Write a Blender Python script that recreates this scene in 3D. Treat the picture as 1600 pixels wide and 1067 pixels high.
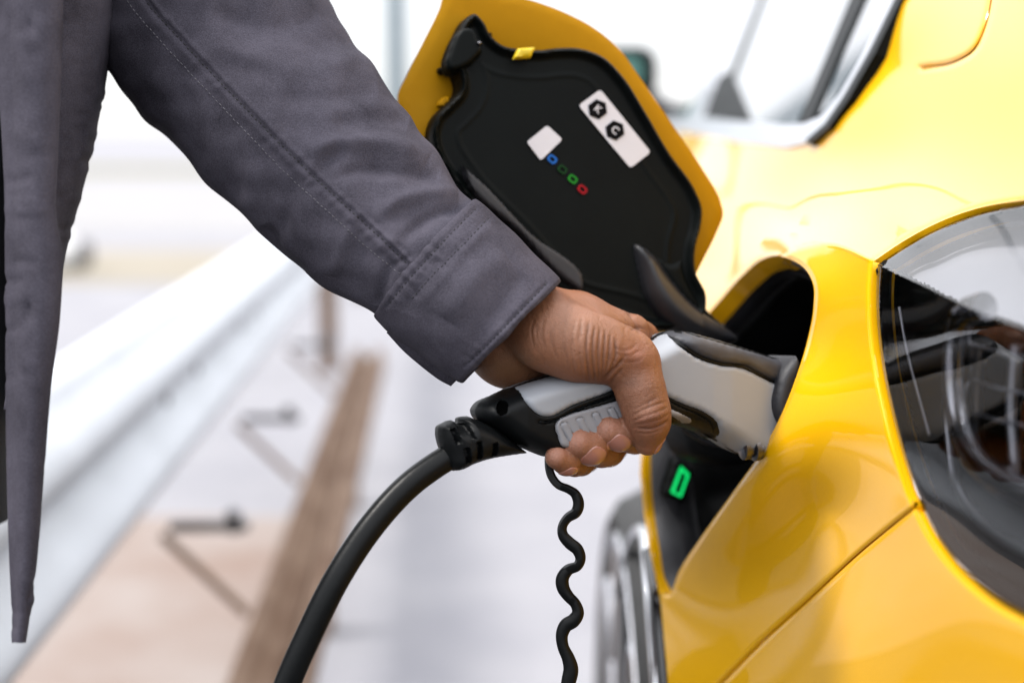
import bpy, bmesh, math, random
import numpy as np
from mathutils import Vector, Matrix
from mathutils.geometry import delaunay_2d_cdt
from mathutils.bvhtree import BVHTree

random.seed(7)
rng = np.random.default_rng(7)
for o in list(bpy.data.objects):
    bpy.data.objects.remove(o)
scene = bpy.context.scene
COL = scene.collection

# ------------------------------------------------------------------ camera
CAMH = 1.02
PITCH = math.radians(8.3)
FPX = 2222.0
cam_d = bpy.data.cameras.new('camera')
cam = bpy.data.objects.new('camera', cam_d)
COL.objects.link(cam)
cam.location = (0, 0, CAMH)
cam.rotation_euler = (math.radians(90) - PITCH, 0, 0)
cam_d.sensor_width = 36.0
cam_d.lens = 36.0 * FPX / 1600.0
cam_d.clip_start = 0.02
cam_d.clip_end = 2000
cam_d.dof.use_dof = True
cam_d.dof.focus_distance = 0.712
cam_d.dof.aperture_fstop = 3.3
cam_d.dof.aperture_blades = 9
scene.camera = cam

# ------------------------------------------------------------------ light
SUN_EL, SUN_AZ = math.radians(56), math.radians(264)   # azimuth clockwise from +Y
world = bpy.data.worlds.new('World')
scene.world = world
world.use_nodes = True
wn = world.node_tree
for n in list(wn.nodes):
    wn.nodes.remove(n)
wo = wn.nodes.new('ShaderNodeOutputWorld')
bg = wn.nodes.new('ShaderNodeBackground')
sky = wn.nodes.new('ShaderNodeTexSky')
sky.sky_type = 'NISHITA'
sky.sun_disc = False
sky.sun_elevation = SUN_EL
sky.sun_rotation = SUN_AZ
sky.air_density = 1.0
sky.dust_density = 1.0
sky.ozone_density = 1.0
# overcast: the clear-sky colour is mostly replaced by an even white cloud layer
hs = wn.nodes.new('ShaderNodeMixRGB')
hs.inputs['Fac'].default_value = 0.85
wtc = wn.nodes.new('ShaderNodeTexCoord')
wsep = wn.nodes.new('ShaderNodeSeparateXYZ')
wn.links.new(wtc.outputs['Generated'], wsep.inputs[0])
wmr = wn.nodes.new('ShaderNodeMapRange')          # standard overcast sky: zenith three times the horizon
wmr.inputs['From Min'].default_value = 0.0
wmr.inputs['From Max'].default_value = 1.0
wmr.inputs['To Min'].default_value = 4.3
wmr.inputs['To Max'].default_value = 15.0
wn.links.new(wsep.outputs['Z'], wmr.inputs['Value'])
wvm = wn.nodes.new('ShaderNodeVectorMath'); wvm.operation = 'SCALE'
wvm.inputs[0].default_value = (1.0, 1.0, 1.02)
wn.links.new(wmr.outputs[0], wvm.inputs['Scale'])
wn.links.new(wvm.outputs[0], hs.inputs['Color2'])
wn.links.new(sky.outputs[0], hs.inputs['Color1'])
wn.links.new(hs.outputs[0], bg.inputs['Color'])
bg.inputs['Strength'].default_value = 0.10
wn.links.new(bg.outputs[0], wo.inputs[0])

sun_d = bpy.data.lights.new('sun', 'SUN')
sun_d.energy = 1.5
sun_d.angle = math.radians(12)
sun_d.color = (1.0, 0.96, 0.90)
sun = bpy.data.objects.new('sun', sun_d)
COL.objects.link(sun)
_sd = Vector((math.sin(SUN_AZ) * math.cos(SUN_EL), math.cos(SUN_AZ) * math.cos(SUN_EL), math.sin(SUN_EL)))
sun.rotation_euler = _sd.to_track_quat('Z', 'Y').to_euler()
sun.location = (-2, -2, 5)

scene.view_settings.view_transform = 'Standard'
scene.view_settings.look = 'None'
scene.view_settings.gamma = 1.0
scene.view_settings.exposure = 1.4
scene.render.engine = 'CYCLES'
scene.cycles.max_bounces = 8
scene.cycles.transparent_max_bounces = 12

# ------------------------------------------------------------------ coordinate helpers
AX_R = np.array([1.0, 0, 0])
AX_U = np.array([0, math.sin(PITCH), math.cos(PITCH)])
AX_F = np.array([0, math.cos(PITCH), -math.sin(PITCH)])
C0 = np.array([0, 0, CAMH])
CX, CY = 800.0, 533.5


def c2w(q):
    """camera-aligned coordinates (right, up, forward) -> world"""
    q = np.asarray(q, float)
    return C0 + q[..., 0:1] * AX_R + q[..., 1:2] * AX_U + q[..., 2:3] * AX_F


def d2w(q):
    q = np.asarray(q, float)
    return q[..., 0:1] * AX_R + q[..., 1:2] * AX_U + q[..., 2:3] * AX_F


def w2c(p):
    p = np.asarray(p, float) - C0
    return np.stack([p @ AX_R, p @ AX_U, p @ AX_F], -1)


def pc(px, py, d):
    px, py, d = np.broadcast_arrays(np.asarray(px, float), np.asarray(py, float), np.asarray(d, float))
    return np.stack([(px - CX) / FPX * d, -(py - CY) / FPX * d, d], -1)


def P(px, py, d):
    return c2w(pc(px, py, d))


def uv_of(q):
    return np.stack([q[..., 0] / q[..., 2] * FPX + CX, -q[..., 1] / q[..., 2] * FPX + CY], -1)


def plane_d(pl, px, py):
    c0, k, m = pl
    u = (np.asarray(px, float) - CX) / FPX
    v = -(np.asarray(py, float) - CY) / FPX
    return c0 / (1 - k * u - m * v)


def plane_n(pl):
    n = np.array([pl[1], pl[2], -1.0])
    return n / np.linalg.norm(n)


def smooth(pts, n=10, closed=True):
    """Catmull-Rom through control points; a point given with a third value 'c' stays a corner"""
    P2 = [np.array(p[:2], float) for p in pts]
    crn = [len(p) > 2 for p in pts]
    N = len(P2)
    out = []
    rngi = range(N if closed else N - 1)
    for i in rngi:
        p1, p2 = P2[i], P2[(i + 1) % N]
        p0 = P2[(i - 1) % N] if (closed or i > 0) else p1
        p3 = P2[(i + 2) % N] if (closed or i + 2 < N) else p2
        if crn[i]:
            p0 = p1 - (p2 - p1)
        if crn[(i + 1) % N]:
            p3 = p2 + (p2 - p1)
        # centripetal-ish tangents
        for j in range(n):
            t = j / n
            l01 = max(np.linalg.norm(p1 - p0), 1e-6); l12 = max(np.linalg.norm(p2 - p1), 1e-6); l23 = max(np.linalg.norm(p3 - p2), 1e-6)
            m1 = (p2 - p1) - l12 * ((p2 - p0) / (l01 + l12) - (p1 - p0) / l01)
            m2 = (p2 - p1) - l12 * ((p3 - p1) / (l12 + l23) - (p3 - p2) / l23)
            m1 = np.clip(m1, -1.5 * l12, 1.5 * l12); m2 = np.clip(m2, -1.5 * l12, 1.5 * l12)
            h00 = 2 * t**3 - 3 * t**2 + 1; h10 = t**3 - 2 * t**2 + t; h01 = -2 * t**3 + 3 * t**2; h11 = t**3 - t**2
            out.append(h00 * p1 + h10 * m1 + h01 * p2 + h11 * m2)
    if not closed:
        out.append(P2[-1])
    return np.array(out)


def smooth3(pts, n=12):
    """open Catmull-Rom in any dimension"""
    Q = [np.array(p, float) for p in pts]
    out = []
    for i in range(len(Q) - 1):
        p1, p2 = Q[i], Q[i + 1]
        p0 = Q[i - 1] if i > 0 else 2 * p1 - p2
        p3 = Q[i + 2] if i + 2 < len(Q) else 2 * p2 - p1
        for j in range(n):
            t = j / n
            out.append(0.5 * ((2 * p1) + (-p0 + p2) * t + (2 * p0 - 5 * p1 + 4 * p2 - p3) * t * t + (-p0 + 3 * p1 - 3 * p2 + p3) * t**3))
    out.append(Q[-1])
    return np.array(out)


def resample(poly, step, closed=True):
    p = np.asarray(poly, float)
    if closed:
        p = np.vstack([p, p[:1]])
    seg = np.linalg.norm(np.diff(p, axis=0), axis=1)
    cum = np.concatenate([[0], np.cumsum(seg)])
    n = max(3, int(round(cum[-1] / step)))
    s = np.linspace(0, cum[-1], n + 1)
    if closed:
        s = s[:-1]
    return np.stack([np.interp(s, cum, p[:, k]) for k in range(p.shape[1])], -1)


def dist_poly(q, poly, closed=True):
    q = np.asarray(q, float); p = np.asarray(poly, float)
    a = p if closed else p[:-1]
    b = np.roll(p, -1, 0) if closed else p[1:]
    best = np.full(len(q), 1e9)
    for i in range(len(a)):
        ab = b[i] - a[i]
        L = ab @ ab + 1e-12
        t = np.clip(((q - a[i]) @ ab) / L, 0, 1)
        d = q - (a[i] + t[:, None] * ab)
        best = np.minimum(best, (d * d).sum(-1))
    return np.sqrt(best)


def inside(q, poly):
    q = np.asarray(q, float); p = np.asarray(poly, float)
    x, y = q[:, 0], q[:, 1]
    r = np.zeros(len(q), bool)
    j = len(p) - 1
    for i in range(len(p)):
        xi, yi = p[i]; xj, yj = p[j]
        c = ((yi > y) != (yj > y)) & (x < (xj - xi) * (y - yi) / (yj - yi + 1e-15) + xi)
        r ^= c
        j = i
    return r


def rrect(cx, cy, w, h, r, ang=0, n=5):
    pts = []
    for sx, sy, a0 in ((1, 1, 0), (-1, 1, 90), (-1, -1, 180), (1, -1, 270)):
        for k in range(n + 1):
            a = math.radians(a0 + 90 * k / n)
            pts.append((sx * (w / 2 - r) + r * math.cos(a), sy * (h / 2 - r) + r * math.sin(a)))
    ca, sa = math.cos(ang), math.sin(ang)
    return np.array([(cx + x * ca - y * sa, cy + x * sa + y * ca) for x, y in pts])


def quad_round(c4, r, n=5):
    """rounded polygon from corners in pixels"""
    c = [np.array(p, float) for p in c4]
    out = []
    for i in range(len(c)):
        p0, p1, p2 = c[i - 1], c[i], c[(i + 1) % len(c)]
        a = p1 + (p0 - p1) / np.linalg.norm(p0 - p1) * r
        b = p1 + (p2 - p1) / np.linalg.norm(p2 - p1) * r
        for k in range(n + 1):
            t = k / n
            out.append((1 - t)**2 * a + 2 * t * (1 - t) * p1 + t * t * b)
    return np.array(out)

# ------------------------------------------------------------------ object helpers


def link(name, me, mat, parent=None, flat=False):
    o = bpy.data.objects.new(name, me)
    COL.objects.link(o)
    if mat is not None:
        me.materials.append(mat)
    if not flat:
        me.shade_smooth()
    if parent is not None:
        o.parent = parent
        o.matrix_parent_inverse = parent.matrix_world.inverted() if False else Matrix.Translation(-parent.location) if parent.type == 'EMPTY' else Matrix()
    return o


def make(name, v, f, mat, parent=None, flat=False, sharp=None):
    me = bpy.data.meshes.new(name)
    me.from_pydata([tuple(map(float, p)) for p in v], [], [tuple(map(int, q)) for q in f])
    me.update()
    o = link(name, me, mat, parent, flat)
    if sharp is not None and not flat:
        me.set_sharp_from_angle(angle=math.radians(sharp))
    return o


def empty(name, loc, label=None, cat=None, group=None):
    o = bpy.data.objects.new(name, None)
    COL.objects.link(o)
    o.location = loc
    o.empty_display_size = 0.05
    tag(o, label, cat, group)
    return o


def tag(o, label=None, cat=None, group=None, kind=None):
    if label: o['label'] = label
    if cat: o['category'] = cat
    if group: o['group'] = group
    if kind: o['kind'] = kind
    return o


def cdt(pts, edges):
    r = delaunay_2d_cdt([Vector((float(a), float(b))) for a, b in pts], edges, [], 0, 1e-5)
    V = np.array([[v.x, v.y] for v in r[0]]); F = np.array([list(t) for t in r[2]], int)
    return V, F


def fill2d(outline, g, holes=()):
    """triangulated interior of a 2d outline: vertices, faces, distance to outline"""
    loops = [resample(outline, g * 0.8)] + [resample(h, g * 0.8) for h in holes]
    o = loops[0]
    lo, hi = o.min(0), o.max(0)
    xs = np.arange(lo[0] + g * .37, hi[0], g); ys = np.arange(lo[1] + g * .41, hi[1], g * .87)
    gx, gy = np.meshgrid(xs, ys)
    gx[1::2] += g * .5
    q = np.stack([gx.ravel(), gy.ravel()], -1)
    q = q[inside(q, o)]
    for h in loops[1:]:
        q = q[~inside(q, h)]
    dd = np.min([dist_poly(q, l) for l in loops], axis=0)
    q = q[dd > g * .55]
    pts = np.vstack(loops + [q]); edges = []
    b = 0
    for l in loops:
        n = len(l); edges += [(b + i, b + (i + 1) % n) for i in range(n)]; b += n
    V, F = cdt(pts, edges)
    cen = V[F].mean(1)
    keep = inside(cen, o)
    for h in loops[1:]:
        keep &= ~inside(cen, h)
    F = F[keep]
    d = np.min([dist_poly(V, l) for l in loops], axis=0)
    return V, F, d, loops


def orient(F, V):
    """make 2d triangles counter-clockwise seen with y down -> facing the camera"""
    a, b, c = V[F[:, 0]], V[F[:, 1]], V[F[:, 2]]
    s = (b[:, 0] - a[:, 0]) * (c[:, 1] - a[:, 1]) - (b[:, 1] - a[:, 1]) * (c[:, 0] - a[:, 0])
    F = F.copy()
    fl = s > 0
    F[fl] = F[fl][:, ::-1]
    return F


def bedges(F):
    e = {}
    for t in F:
        for i in range(3):
            a, b = int(t[i]), int(t[(i + 1) % 3])
            e[(a, b)] = 1
    return [(a, b) for (a, b) in e if (b, a) not in e]


def sheet(name, V, F, front, back, mat, parent, sharp=50):
    """closed body from a front and a back sheet with the same 2d topology"""
    n = len(V)
    F = orient(F, V)
    faces = [tuple(t) for t in F] + [(t[2] + n, t[1] + n, t[0] + n) for t in F]
    for a, b in bedges(F):
        faces.append((b, a, a + n, b + n))
    return make(name, np.vstack([front, back]), faces, mat, parent, sharp=sharp)


def pillow(name, outline, pl, H, R, mat, parent, back=None, g=6, hf=None, off=0.0, sharp=50, base=0.0, anch=1.0):
    """rounded solid: outline in pixels on the plane pl, height H (m) reached R pixels from the rim.
    back: None = mirrored, number = flat back that many metres behind the plane"""
    V, F, d, _ = fill2d(outline, g)
    n = plane_n(pl)
    h = base + (H - base) * np.sqrt(np.clip(1 - (1 - np.clip(d / R, 0, 1))**2, 0, 1))
    if hf is not None:
        h = h + hf(V, d)
    lv = H * anch + off
    plf = (pl[0] - lv * math.sqrt(1 + pl[1]**2 + pl[2]**2), pl[1], pl[2])
    p1 = pc(V[:, 0], V[:, 1], plane_d(plf, V[:, 0], V[:, 1]))
    p0 = p1 - n * lv
    fr = p0 + n * (h + off)[:, None]
    if back is None:
        bk = p0 - n * (np.maximum(h, 1e-4) - off)[:, None]
    else:
        bk = p0 - n * (back - off)
    return sheet(name, V, F, c2w(fr), c2w(bk), mat, parent, sharp)


def tube(name, path, rad, mat, parent, seg=16, squash=None, cap=True, up=None):
    """path in world coordinates, rad number or array; squash=(r1,r2) factors along the frame axes"""
    p = np.asarray(path, float); n = len(p)
    rad = np.broadcast_to(np.asarray(rad, float), (n,))
    t = np.gradient(p, axis=0); t /= np.linalg.norm(t, axis=1)[:, None]
    u = np.array(up if up is not None else (0.13, 0.9, 0.3), float)
    V = []
    for i in range(n):
        u = u - (u @ t[i]) * t[i]; u /= np.linalg.norm(u)
        w = np.cross(t[i], u)
        s1, s2 = squash if squash else (1, 1)
        for k in range(seg):
            a = 2 * math.pi * k / seg
            V.append(p[i] + rad[i] * (s1 * math.cos(a) * u + s2 * math.sin(a) * w))
    F = []
    for i in range(n - 1):
        for k in range(seg):
            k2 = (k + 1) % seg
            F.append((i * seg + k, i * seg + k2, (i + 1) * seg + k2, (i + 1) * seg + k))
    if cap:
        F.append(tuple(range(seg))[::-1]); F.append(tuple((n - 1) * seg + k for k in range(seg)))
    return make(name, V, F, mat, parent, sharp=60)


def box(name, c, size, mat, parent, rot=None, bevel=0.0):
    bm = bmesh.new()
    bmesh.ops.create_cube(bm, size=1)
    bmesh.ops.scale(bm, vec=size, verts=bm.verts)
    if bevel:
        bmesh.ops.bevel(bm, geom=list(bm.edges), offset=bevel, segments=2, affect='EDGES', profile=.6)
    if rot is not None:
        bmesh.ops.rotate(bm, matrix=rot, verts=bm.verts)
    bmesh.ops.translate(bm, vec=Vector(c), verts=bm.verts)
    me = bpy.data.meshes.new(name); bm.to_mesh(me); bm.free()
    o = link(name, me, mat, parent)
    me.set_sharp_from_angle(angle=math.radians(35))
    return o


def extrude_poly(name, pts_w, direction, mat, parent, flat=True):
    """prism: polygon in world points swept by a vector"""
    p = np.asarray(pts_w, float); d = np.asarray(direction, float); n = len(p)
    V = np.vstack([p, p + d])
    F = [tuple(range(n)), tuple(range(2 * n - 1, n - 1, -1))] + [(i + n, (i + 1) % n + n, (i + 1) % n, i) for i in range(n)]
    o = make(name, V, F, mat, parent, flat=flat)
    bm = bmesh.new(); bm.from_mesh(o.data); bmesh.ops.recalc_face_normals(bm, faces=bm.faces); bm.to_mesh(o.data); bm.free()
    return o

# ------------------------------------------------------------------ materials


def mat(name, col, rough=0.5, metal=0.0, coat=0.0, spec=0.5, var=0.0, vscale=20.0, bump=0.0, bscale=300.0,
        bdist=0.001, rvar=0.0, emit=None, estr=0.0, sss=0.0, col2=None, coatr=0.03, sheen=0.0):
    m = bpy.data.materials.new(name)
    m.use_nodes = True
    nt = m.node_tree
    b = nt.nodes['Principled BSDF']
    b.inputs['Base Color'].default_value = (*col, 1)
    b.inputs['Roughness'].default_value = rough
    b.inputs['Metallic'].default_value = metal
    b.inputs['Coat Weight'].default_value = coat
    b.inputs['Coat Roughness'].default_value = coatr
    b.inputs['Specular IOR Level'].default_value = spec
    if sheen:
        b.inputs['Sheen Weight'].default_value = sheen
        b.inputs['Sheen Roughness'].default_value = 0.5
    if emit:
        b.inputs['Emission Color'].default_value = (*emit, 1)
        b.inputs['Emission Strength'].default_value = estr
    if sss:
        b.inputs['Subsurface Weight'].default_value = sss
        b.inputs['Subsurface Radius'].default_value = (1.0, 0.35, 0.2)
        b.inputs['Subsurface Scale'].default_value = 0.004
    tc = nt.nodes.new('ShaderNodeTexCoord')
    if var > 0 or col2:
        nz = nt.nodes.new('ShaderNodeTexNoise')
        nz.inputs['Scale'].default_value = vscale
        nz.inputs['Detail'].default_value = 6
        nz.inputs['Roughness'].default_value = 0.6
        nt.links.new(tc.outputs['Object'], nz.inputs['Vector'])
        rp = nt.nodes.new('ShaderNodeValToRGB')
        rp.color_ramp.elements[0].position = 0.3
        rp.color_ramp.elements[1].position = 0.7
        c2 = col2 if col2 else tuple(min(1, c * (1 + var)) for c in col)
        c1 = col if col2 else tuple(c * (1 - var) for c in col)
        rp.color_ramp.elements[0].color = (*c1, 1); rp.color_ramp.elements[1].color = (*c2, 1)
        nt.links.new(nz.outputs['Fac'], rp.inputs['Fac'])
        nt.links.new(rp.outputs['Color'], b.inputs['Base Color'])
        if rvar:
            mr = nt.nodes.new('ShaderNodeMapRange')
            mr.inputs['To Min'].default_value = max(0, rough - rvar); mr.inputs['To Max'].default_value = rough + rvar
            nt.links.new(nz.outputs['Fac'], mr.inputs['Value'])
            nt.links.new(mr.outputs[0], b.inputs['Roughness'])
    if bump > 0:
        n2 = nt.nodes.new('ShaderNodeTexNoise')
        n2.inputs['Scale'].default_value = bscale
        n2.inputs['Detail'].default_value = 4
        nt.links.new(tc.outputs['Object'], n2.inputs['Vector'])
        bp = nt.nodes.new('ShaderNodeBump')
        bp.inputs['Strength'].default_value = bump
        bp.inputs['Distance'].default_value = bdist
        nt.links.new(n2.outputs['Fac'], bp.inputs['Height'])
        nt.links.new(bp.outputs[0], b.inputs['Normal'])
    return m


M = {}
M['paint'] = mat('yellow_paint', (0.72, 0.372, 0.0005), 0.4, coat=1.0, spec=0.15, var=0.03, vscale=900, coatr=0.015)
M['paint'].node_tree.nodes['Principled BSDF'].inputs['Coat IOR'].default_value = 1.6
M['paint_shaded'] = mat('yellow_paint_shaded', (0.31, 0.150, 0.0003), 0.5, spec=0.08, coat=0.0, var=0.04, vscale=60, coatr=0.15)  # darker copy of the body yellow; the flap's shade is in the colour
M['liner'] = mat('black_textured_plastic', (0.0022, 0.0032, 0.0032), 0.45, spec=0.07, var=0.25, vscale=30, bump=0.25, bscale=1800, bdist=0.0003, rvar=0.08)
M['rubber'] = mat('dark_rubber', (0.0035, 0.004, 0.0045), 0.55, spec=0.12, var=0.3, vscale=60, bump=0.3, bscale=900, bdist=0.0004, rvar=0.1)
M['gplastic'] = mat('grey_black_plastic', (0.018, 0.0185, 0.022), 0.5, spec=0.35, var=0.3, vscale=45, bump=0.4, bscale=1200, bdist=0.0004, rvar=0.1)
M['lip'] = mat('grey_port_plastic', (0.055, 0.056, 0.062), 0.45, spec=0.4, var=0.25, vscale=45, bump=0.3, bscale=1200, bdist=0.0004)
M['arm'] = mat('satin_black_plastic', (0.012, 0.0125, 0.015), 0.36, spec=0.45, var=0.2, vscale=40, bump=0.15, bscale=1200, bdist=0.0003)
M['plug'] = mat('black_plug_plastic', (0.0032, 0.0038, 0.0043), 0.42, spec=0.14, var=0.2, vscale=50, bump=0.35, bscale=2200, bdist=0.0003, rvar=0.07)
M['plugtop'] = mat('charcoal_soft_plastic', (0.035, 0.036, 0.043), 0.5, spec=0.4, var=0.2, vscale=60, bump=0.5, bscale=1600, bdist=0.0004, rvar=0.08)
M['shell'] = mat('light_grey_plastic', (0.25, 0.265, 0.292), 0.42, spec=0.4, var=0.03, vscale=40, bump=0.1, bscale=2500, bdist=0.0002)
M['pad'] = mat('grey_grip_rubber', (0.20, 0.20, 0.215), 0.55, spec=0.3, var=0.05, vscale=80, bump=0.3, bscale=2500, bdist=0.0002)
M['cable'] = mat('black_cable_sheath', (0.003, 0.0036, 0.004), 0.36, spec=0.16, var=0.3, vscale=30, bump=0.2, bscale=500, bdist=0.0004, rvar=0.1)
M['white'] = mat('white_label', (0.48, 0.475, 0.51), 0.5, spec=0.3, var=0.03, vscale=60)
M['ink'] = mat('black_print', (0.003, 0.003, 0.0035), 0.6, spec=0.05, var=0.1)
M['void'] = mat('deep_black', (0.001, 0.001, 0.001), 0.9, spec=0.0, var=0.1)
M['blue'] = mat('blue_print', (0.012, 0.09, 0.34), 0.6, spec=0.1, var=0.05)
M['dgreen'] = mat('dark_green_print', (0.004, 0.03, 0.007), 0.6, spec=0.1, var=0.05)
M['green'] = mat('green_print', (0.012, 0.16, 0.015), 0.6, spec=0.1, var=0.05)
M['red'] = mat('red_print', (0.24, 0.006, 0.012), 0.6, spec=0.1, var=0.05)
M['tab'] = mat('yellow_clip_plastic', (0.50, 0.36, 0.0), 0.45, var=0.04)
M['led'] = mat('green_light', (0.0, 0.3, 0.08), 0.4, emit=(0.0, 0.70, 0.14), estr=0.42)
M['chrome'] = mat('chrome', (0.72, 0.73, 0.75), 0.10, metal=1.0, var=0.04, vscale=20)
M['satin'] = mat('satin_chrome', (0.62, 0.63, 0.66), 0.28, metal=1.0, var=0.04, vscale=20)
M['sky_reflection'] = mat('pale_sky_reflection', (0.62, 0.64, 0.68), 0.3, spec=0.5, var=0.03)  # pale colour imitates sky reflected on the lens top
M['bolt'] = mat('dark_steel', (0.12, 0.12, 0.13), 0.3, metal=1.0, var=0.2, vscale=200)
M['gloss'] = mat('gloss_black', (0.006, 0.006, 0.007), 0.12, coat=0.6, var=0.1)
M['tyre'] = mat('tyre_rubber', (0.015, 0.015, 0.015), 0.7, var=0.3, vscale=40, bump=0.4, bscale=300)
M['alloy'] = mat('alloy_wheel', (0.55, 0.55, 0.57), 0.25, metal=1.0, var=0.06, vscale=15)
M['glass'] = mat('tinted_window', (0.012, 0.014, 0.015), 0.03, spec=0.8, coat=1.0, var=0.1)
M['mirror'] = mat('mirror_glass', (0.07, 0.15, 0.13), 0.05, metal=1.0, var=0.03)
M['rail'] = mat('white_rail_paint', (0.47, 0.49, 0.52), 0.45, var=0.08, vscale=6, bump=0.1, bscale=60)
M['rust'] = mat('rusted_steel', (0.085, 0.037, 0.013), 0.8, col2=(0.20, 0.13, 0.085), vscale=6, bump=0.5, bscale=120, bdist=0.002)
M['darkmetal'] = mat('dark_bracket_steel', (0.085, 0.08, 0.08), 0.5, metal=0.3, var=0.3, vscale=30)
M['stone'] = mat('pale_concrete_block', (0.6, 0.6, 0.6), 0.8, var=0.1, vscale=10)
M['pole'] = mat('pale_blue_pole', (0.17, 0.215, 0.24), 0.5, var=0.05)
M['trouser'] = mat('dark_trousers', (0.02, 0.021, 0.026), 0.85, var=0.2, vscale=40, bump=0.4, bscale=900)
M['shirt'] = mat('dark_undershirt', (0.012, 0.013, 0.016), 0.9, var=0.2, vscale=40, bump=0.3, bscale=700)
M['shoe'] = mat('dark_shoe', (0.02, 0.018, 0.016), 0.5, var=0.2)
M['thread'] = mat('grey_thread', (0.085, 0.081, 0.095), 0.8, var=0.1)
M['thread_dark'] = mat('dark_thread', (0.012, 0.012, 0.014), 0.8, var=0.1)


def fabric():
    m = bpy.data.materials.new('grey_cotton_twill')
    m.use_nodes = True
    nt = m.node_tree; b = nt.nodes['Principled BSDF']; L = nt.links
    b.inputs['Roughness'].default_value = 0.9
    b.inputs['Specular IOR Level'].default_value = 0.06
    tc = nt.nodes.new('ShaderNodeTexCoord')
    n1 = nt.nodes.new('ShaderNodeTexNoise'); n1.inputs['Scale'].default_value = 22; n1.inputs['Detail'].default_value = 8; n1.inputs['Roughness'].default_value = .65
    n2 = nt.nodes.new('ShaderNodeTexNoise'); n2.inputs['Scale'].default_value = 1500; n2.inputs['Detail'].default_value = 2
    L.new(tc.outputs['Object'], n1.inputs['Vector']); L.new(tc.outputs['Object'], n2.inputs['Vector'])
    ad = nt.nodes.new('ShaderNodeMath'); ad.operation = 'MULTIPLY_ADD'; ad.inputs[1].default_value = 0.62
    L.new(n2.outputs['Fac'], ad.inputs[0]); L.new(n1.outputs['Fac'], ad.inputs[2])
    rp = nt.nodes.new('ShaderNodeValToRGB')
    rp.color_ramp.elements[0].position = .53; rp.color_ramp.elements[1].position = 1.0
    rp.color_ramp.elements[0].color = (0.0235, 0.0218, 0.0285, 1); rp.color_ramp.elements[1].color = (0.070, 0.0650, 0.0830, 1)
    L.new(ad.outputs[0], rp.inputs['Fac']); L.new(rp.outputs[0], b.inputs['Base Color'])
    # twill weave relief
    mp = nt.nodes.new('ShaderNodeMapping'); mp.inputs['Rotation'].default_value = (0.6, 0.5, 0.75)
    L.new(tc.outputs['Object'], mp.inputs['Vector'])
    w = nt.nodes.new('ShaderNodeTexNoise'); w.inputs['Scale'].default_value = 700; w.inputs['Detail'].default_value = 3; mp.inputs['Scale'].default_value = (1.0, 3.0, 1.0)
    L.new(mp.outputs[0], w.inputs['Vector'])
    ms = nt.nodes.new('ShaderNodeMath'); ms.operation = 'ADD'
    L.new(w.outputs['Fac'], ms.inputs[0]); L.new(n2.outputs['Fac'], ms.inputs[1])
    bp = nt.nodes.new('ShaderNodeBump'); bp.inputs['Strength'].default_value = .35; bp.inputs['Distance'].default_value = .0004
    L.new(ms.outputs[0], bp.inputs['Height']); L.new(bp.outputs[0], b.inputs['Normal'])
    return m


M['fabric'] = fabric()


def skin_mat():
    m = bpy.data.materials.new('brown_skin')
    m.use_nodes = True
    nt = m.node_tree; b = nt.nodes['Principled BSDF']; L = nt.links
    b.inputs['Roughness'].default_value = 0.43
    b.inputs['Specular IOR Level'].default_value = 0.4
    b.inputs['Subsurface Weight'].default_value = 0.12
    b.inputs['Subsurface Radius'].default_value = (1.0, 0.35, 0.2)
    b.inputs['Subsurface Scale'].default_value = 0.003
    tc = nt.nodes.new('ShaderNodeTexCoord')
    at = nt.nodes.new('ShaderNodeAttribute'); at.attribute_name = 'skin_tone'
    n1 = nt.nodes.new('ShaderNodeTexNoise'); n1.inputs['Scale'].default_value = 90; n1.inputs['Detail'].default_value = 6
    n3 = nt.nodes.new('ShaderNodeTexNoise'); n3.inputs['Scale'].default_value = 900; n3.inputs['Detail'].default_value = 3
    L.new(tc.outputs['Object'], n1.inputs['Vector']); L.new(tc.outputs['Object'], n3.inputs['Vector'])
    mr = nt.nodes.new('ShaderNodeMapRange'); mr.inputs['To Min'].default_value = .78; mr.inputs['To Max'].default_value = 1.22
    L.new(n1.outputs['Fac'], mr.inputs['Value'])
    mr3 = nt.nodes.new('ShaderNodeMapRange'); mr3.inputs['To Min'].default_value = .85; mr3.inputs['To Max'].default_value = 1.15
    L.new(n3.outputs['Fac'], mr3.inputs['Value'])
    mm = nt.nodes.new('ShaderNodeMath'); mm.operation = 'MULTIPLY'
    L.new(mr.outputs[0], mm.inputs[0]); L.new(mr3.outputs[0], mm.inputs[1])
    vm = nt.nodes.new('ShaderNodeVectorMath'); vm.operation = 'SCALE'
    L.new(at.outputs['Color'], vm.inputs[0]); L.new(mm.outputs[0], vm.inputs['Scale'])
    L.new(vm.outputs[0], b.inputs['Base Color'])
    vo = nt.nodes.new('ShaderNodeTexVoronoi'); vo.inputs['Scale'].default_value = 1100; vo.feature = 'DISTANCE_TO_EDGE'
    L.new(tc.outputs['Object'], vo.inputs['Vector'])
    n2 = nt.nodes.new('ShaderNodeTexNoise'); n2.inputs['Scale'].default_value = 420; n2.inputs['Detail'].default_value = 5
    L.new(tc.outputs['Object'], n2.inputs['Vector'])
    ad = nt.nodes.new('ShaderNodeMath'); ad.operation = 'ADD'
    L.new(vo.outputs['Distance'], ad.inputs[0]); L.new(n2.outputs['Fac'], ad.inputs[1])
    bp = nt.nodes.new('ShaderNodeBump'); bp.inputs['Strength'].default_value = .6; bp.inputs['Distance'].default_value = .0006
    L.new(ad.outputs[0], bp.inputs['Height']); L.new(bp.outputs[0], b.inputs['Normal'])
    return m


M['skin'] = skin_mat()
M['nail'] = mat('finger_nail', (0.30, 0.13, 0.095), 0.28, coat=0.4, var=0.06, vscale=150, sss=0.1)


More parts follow.
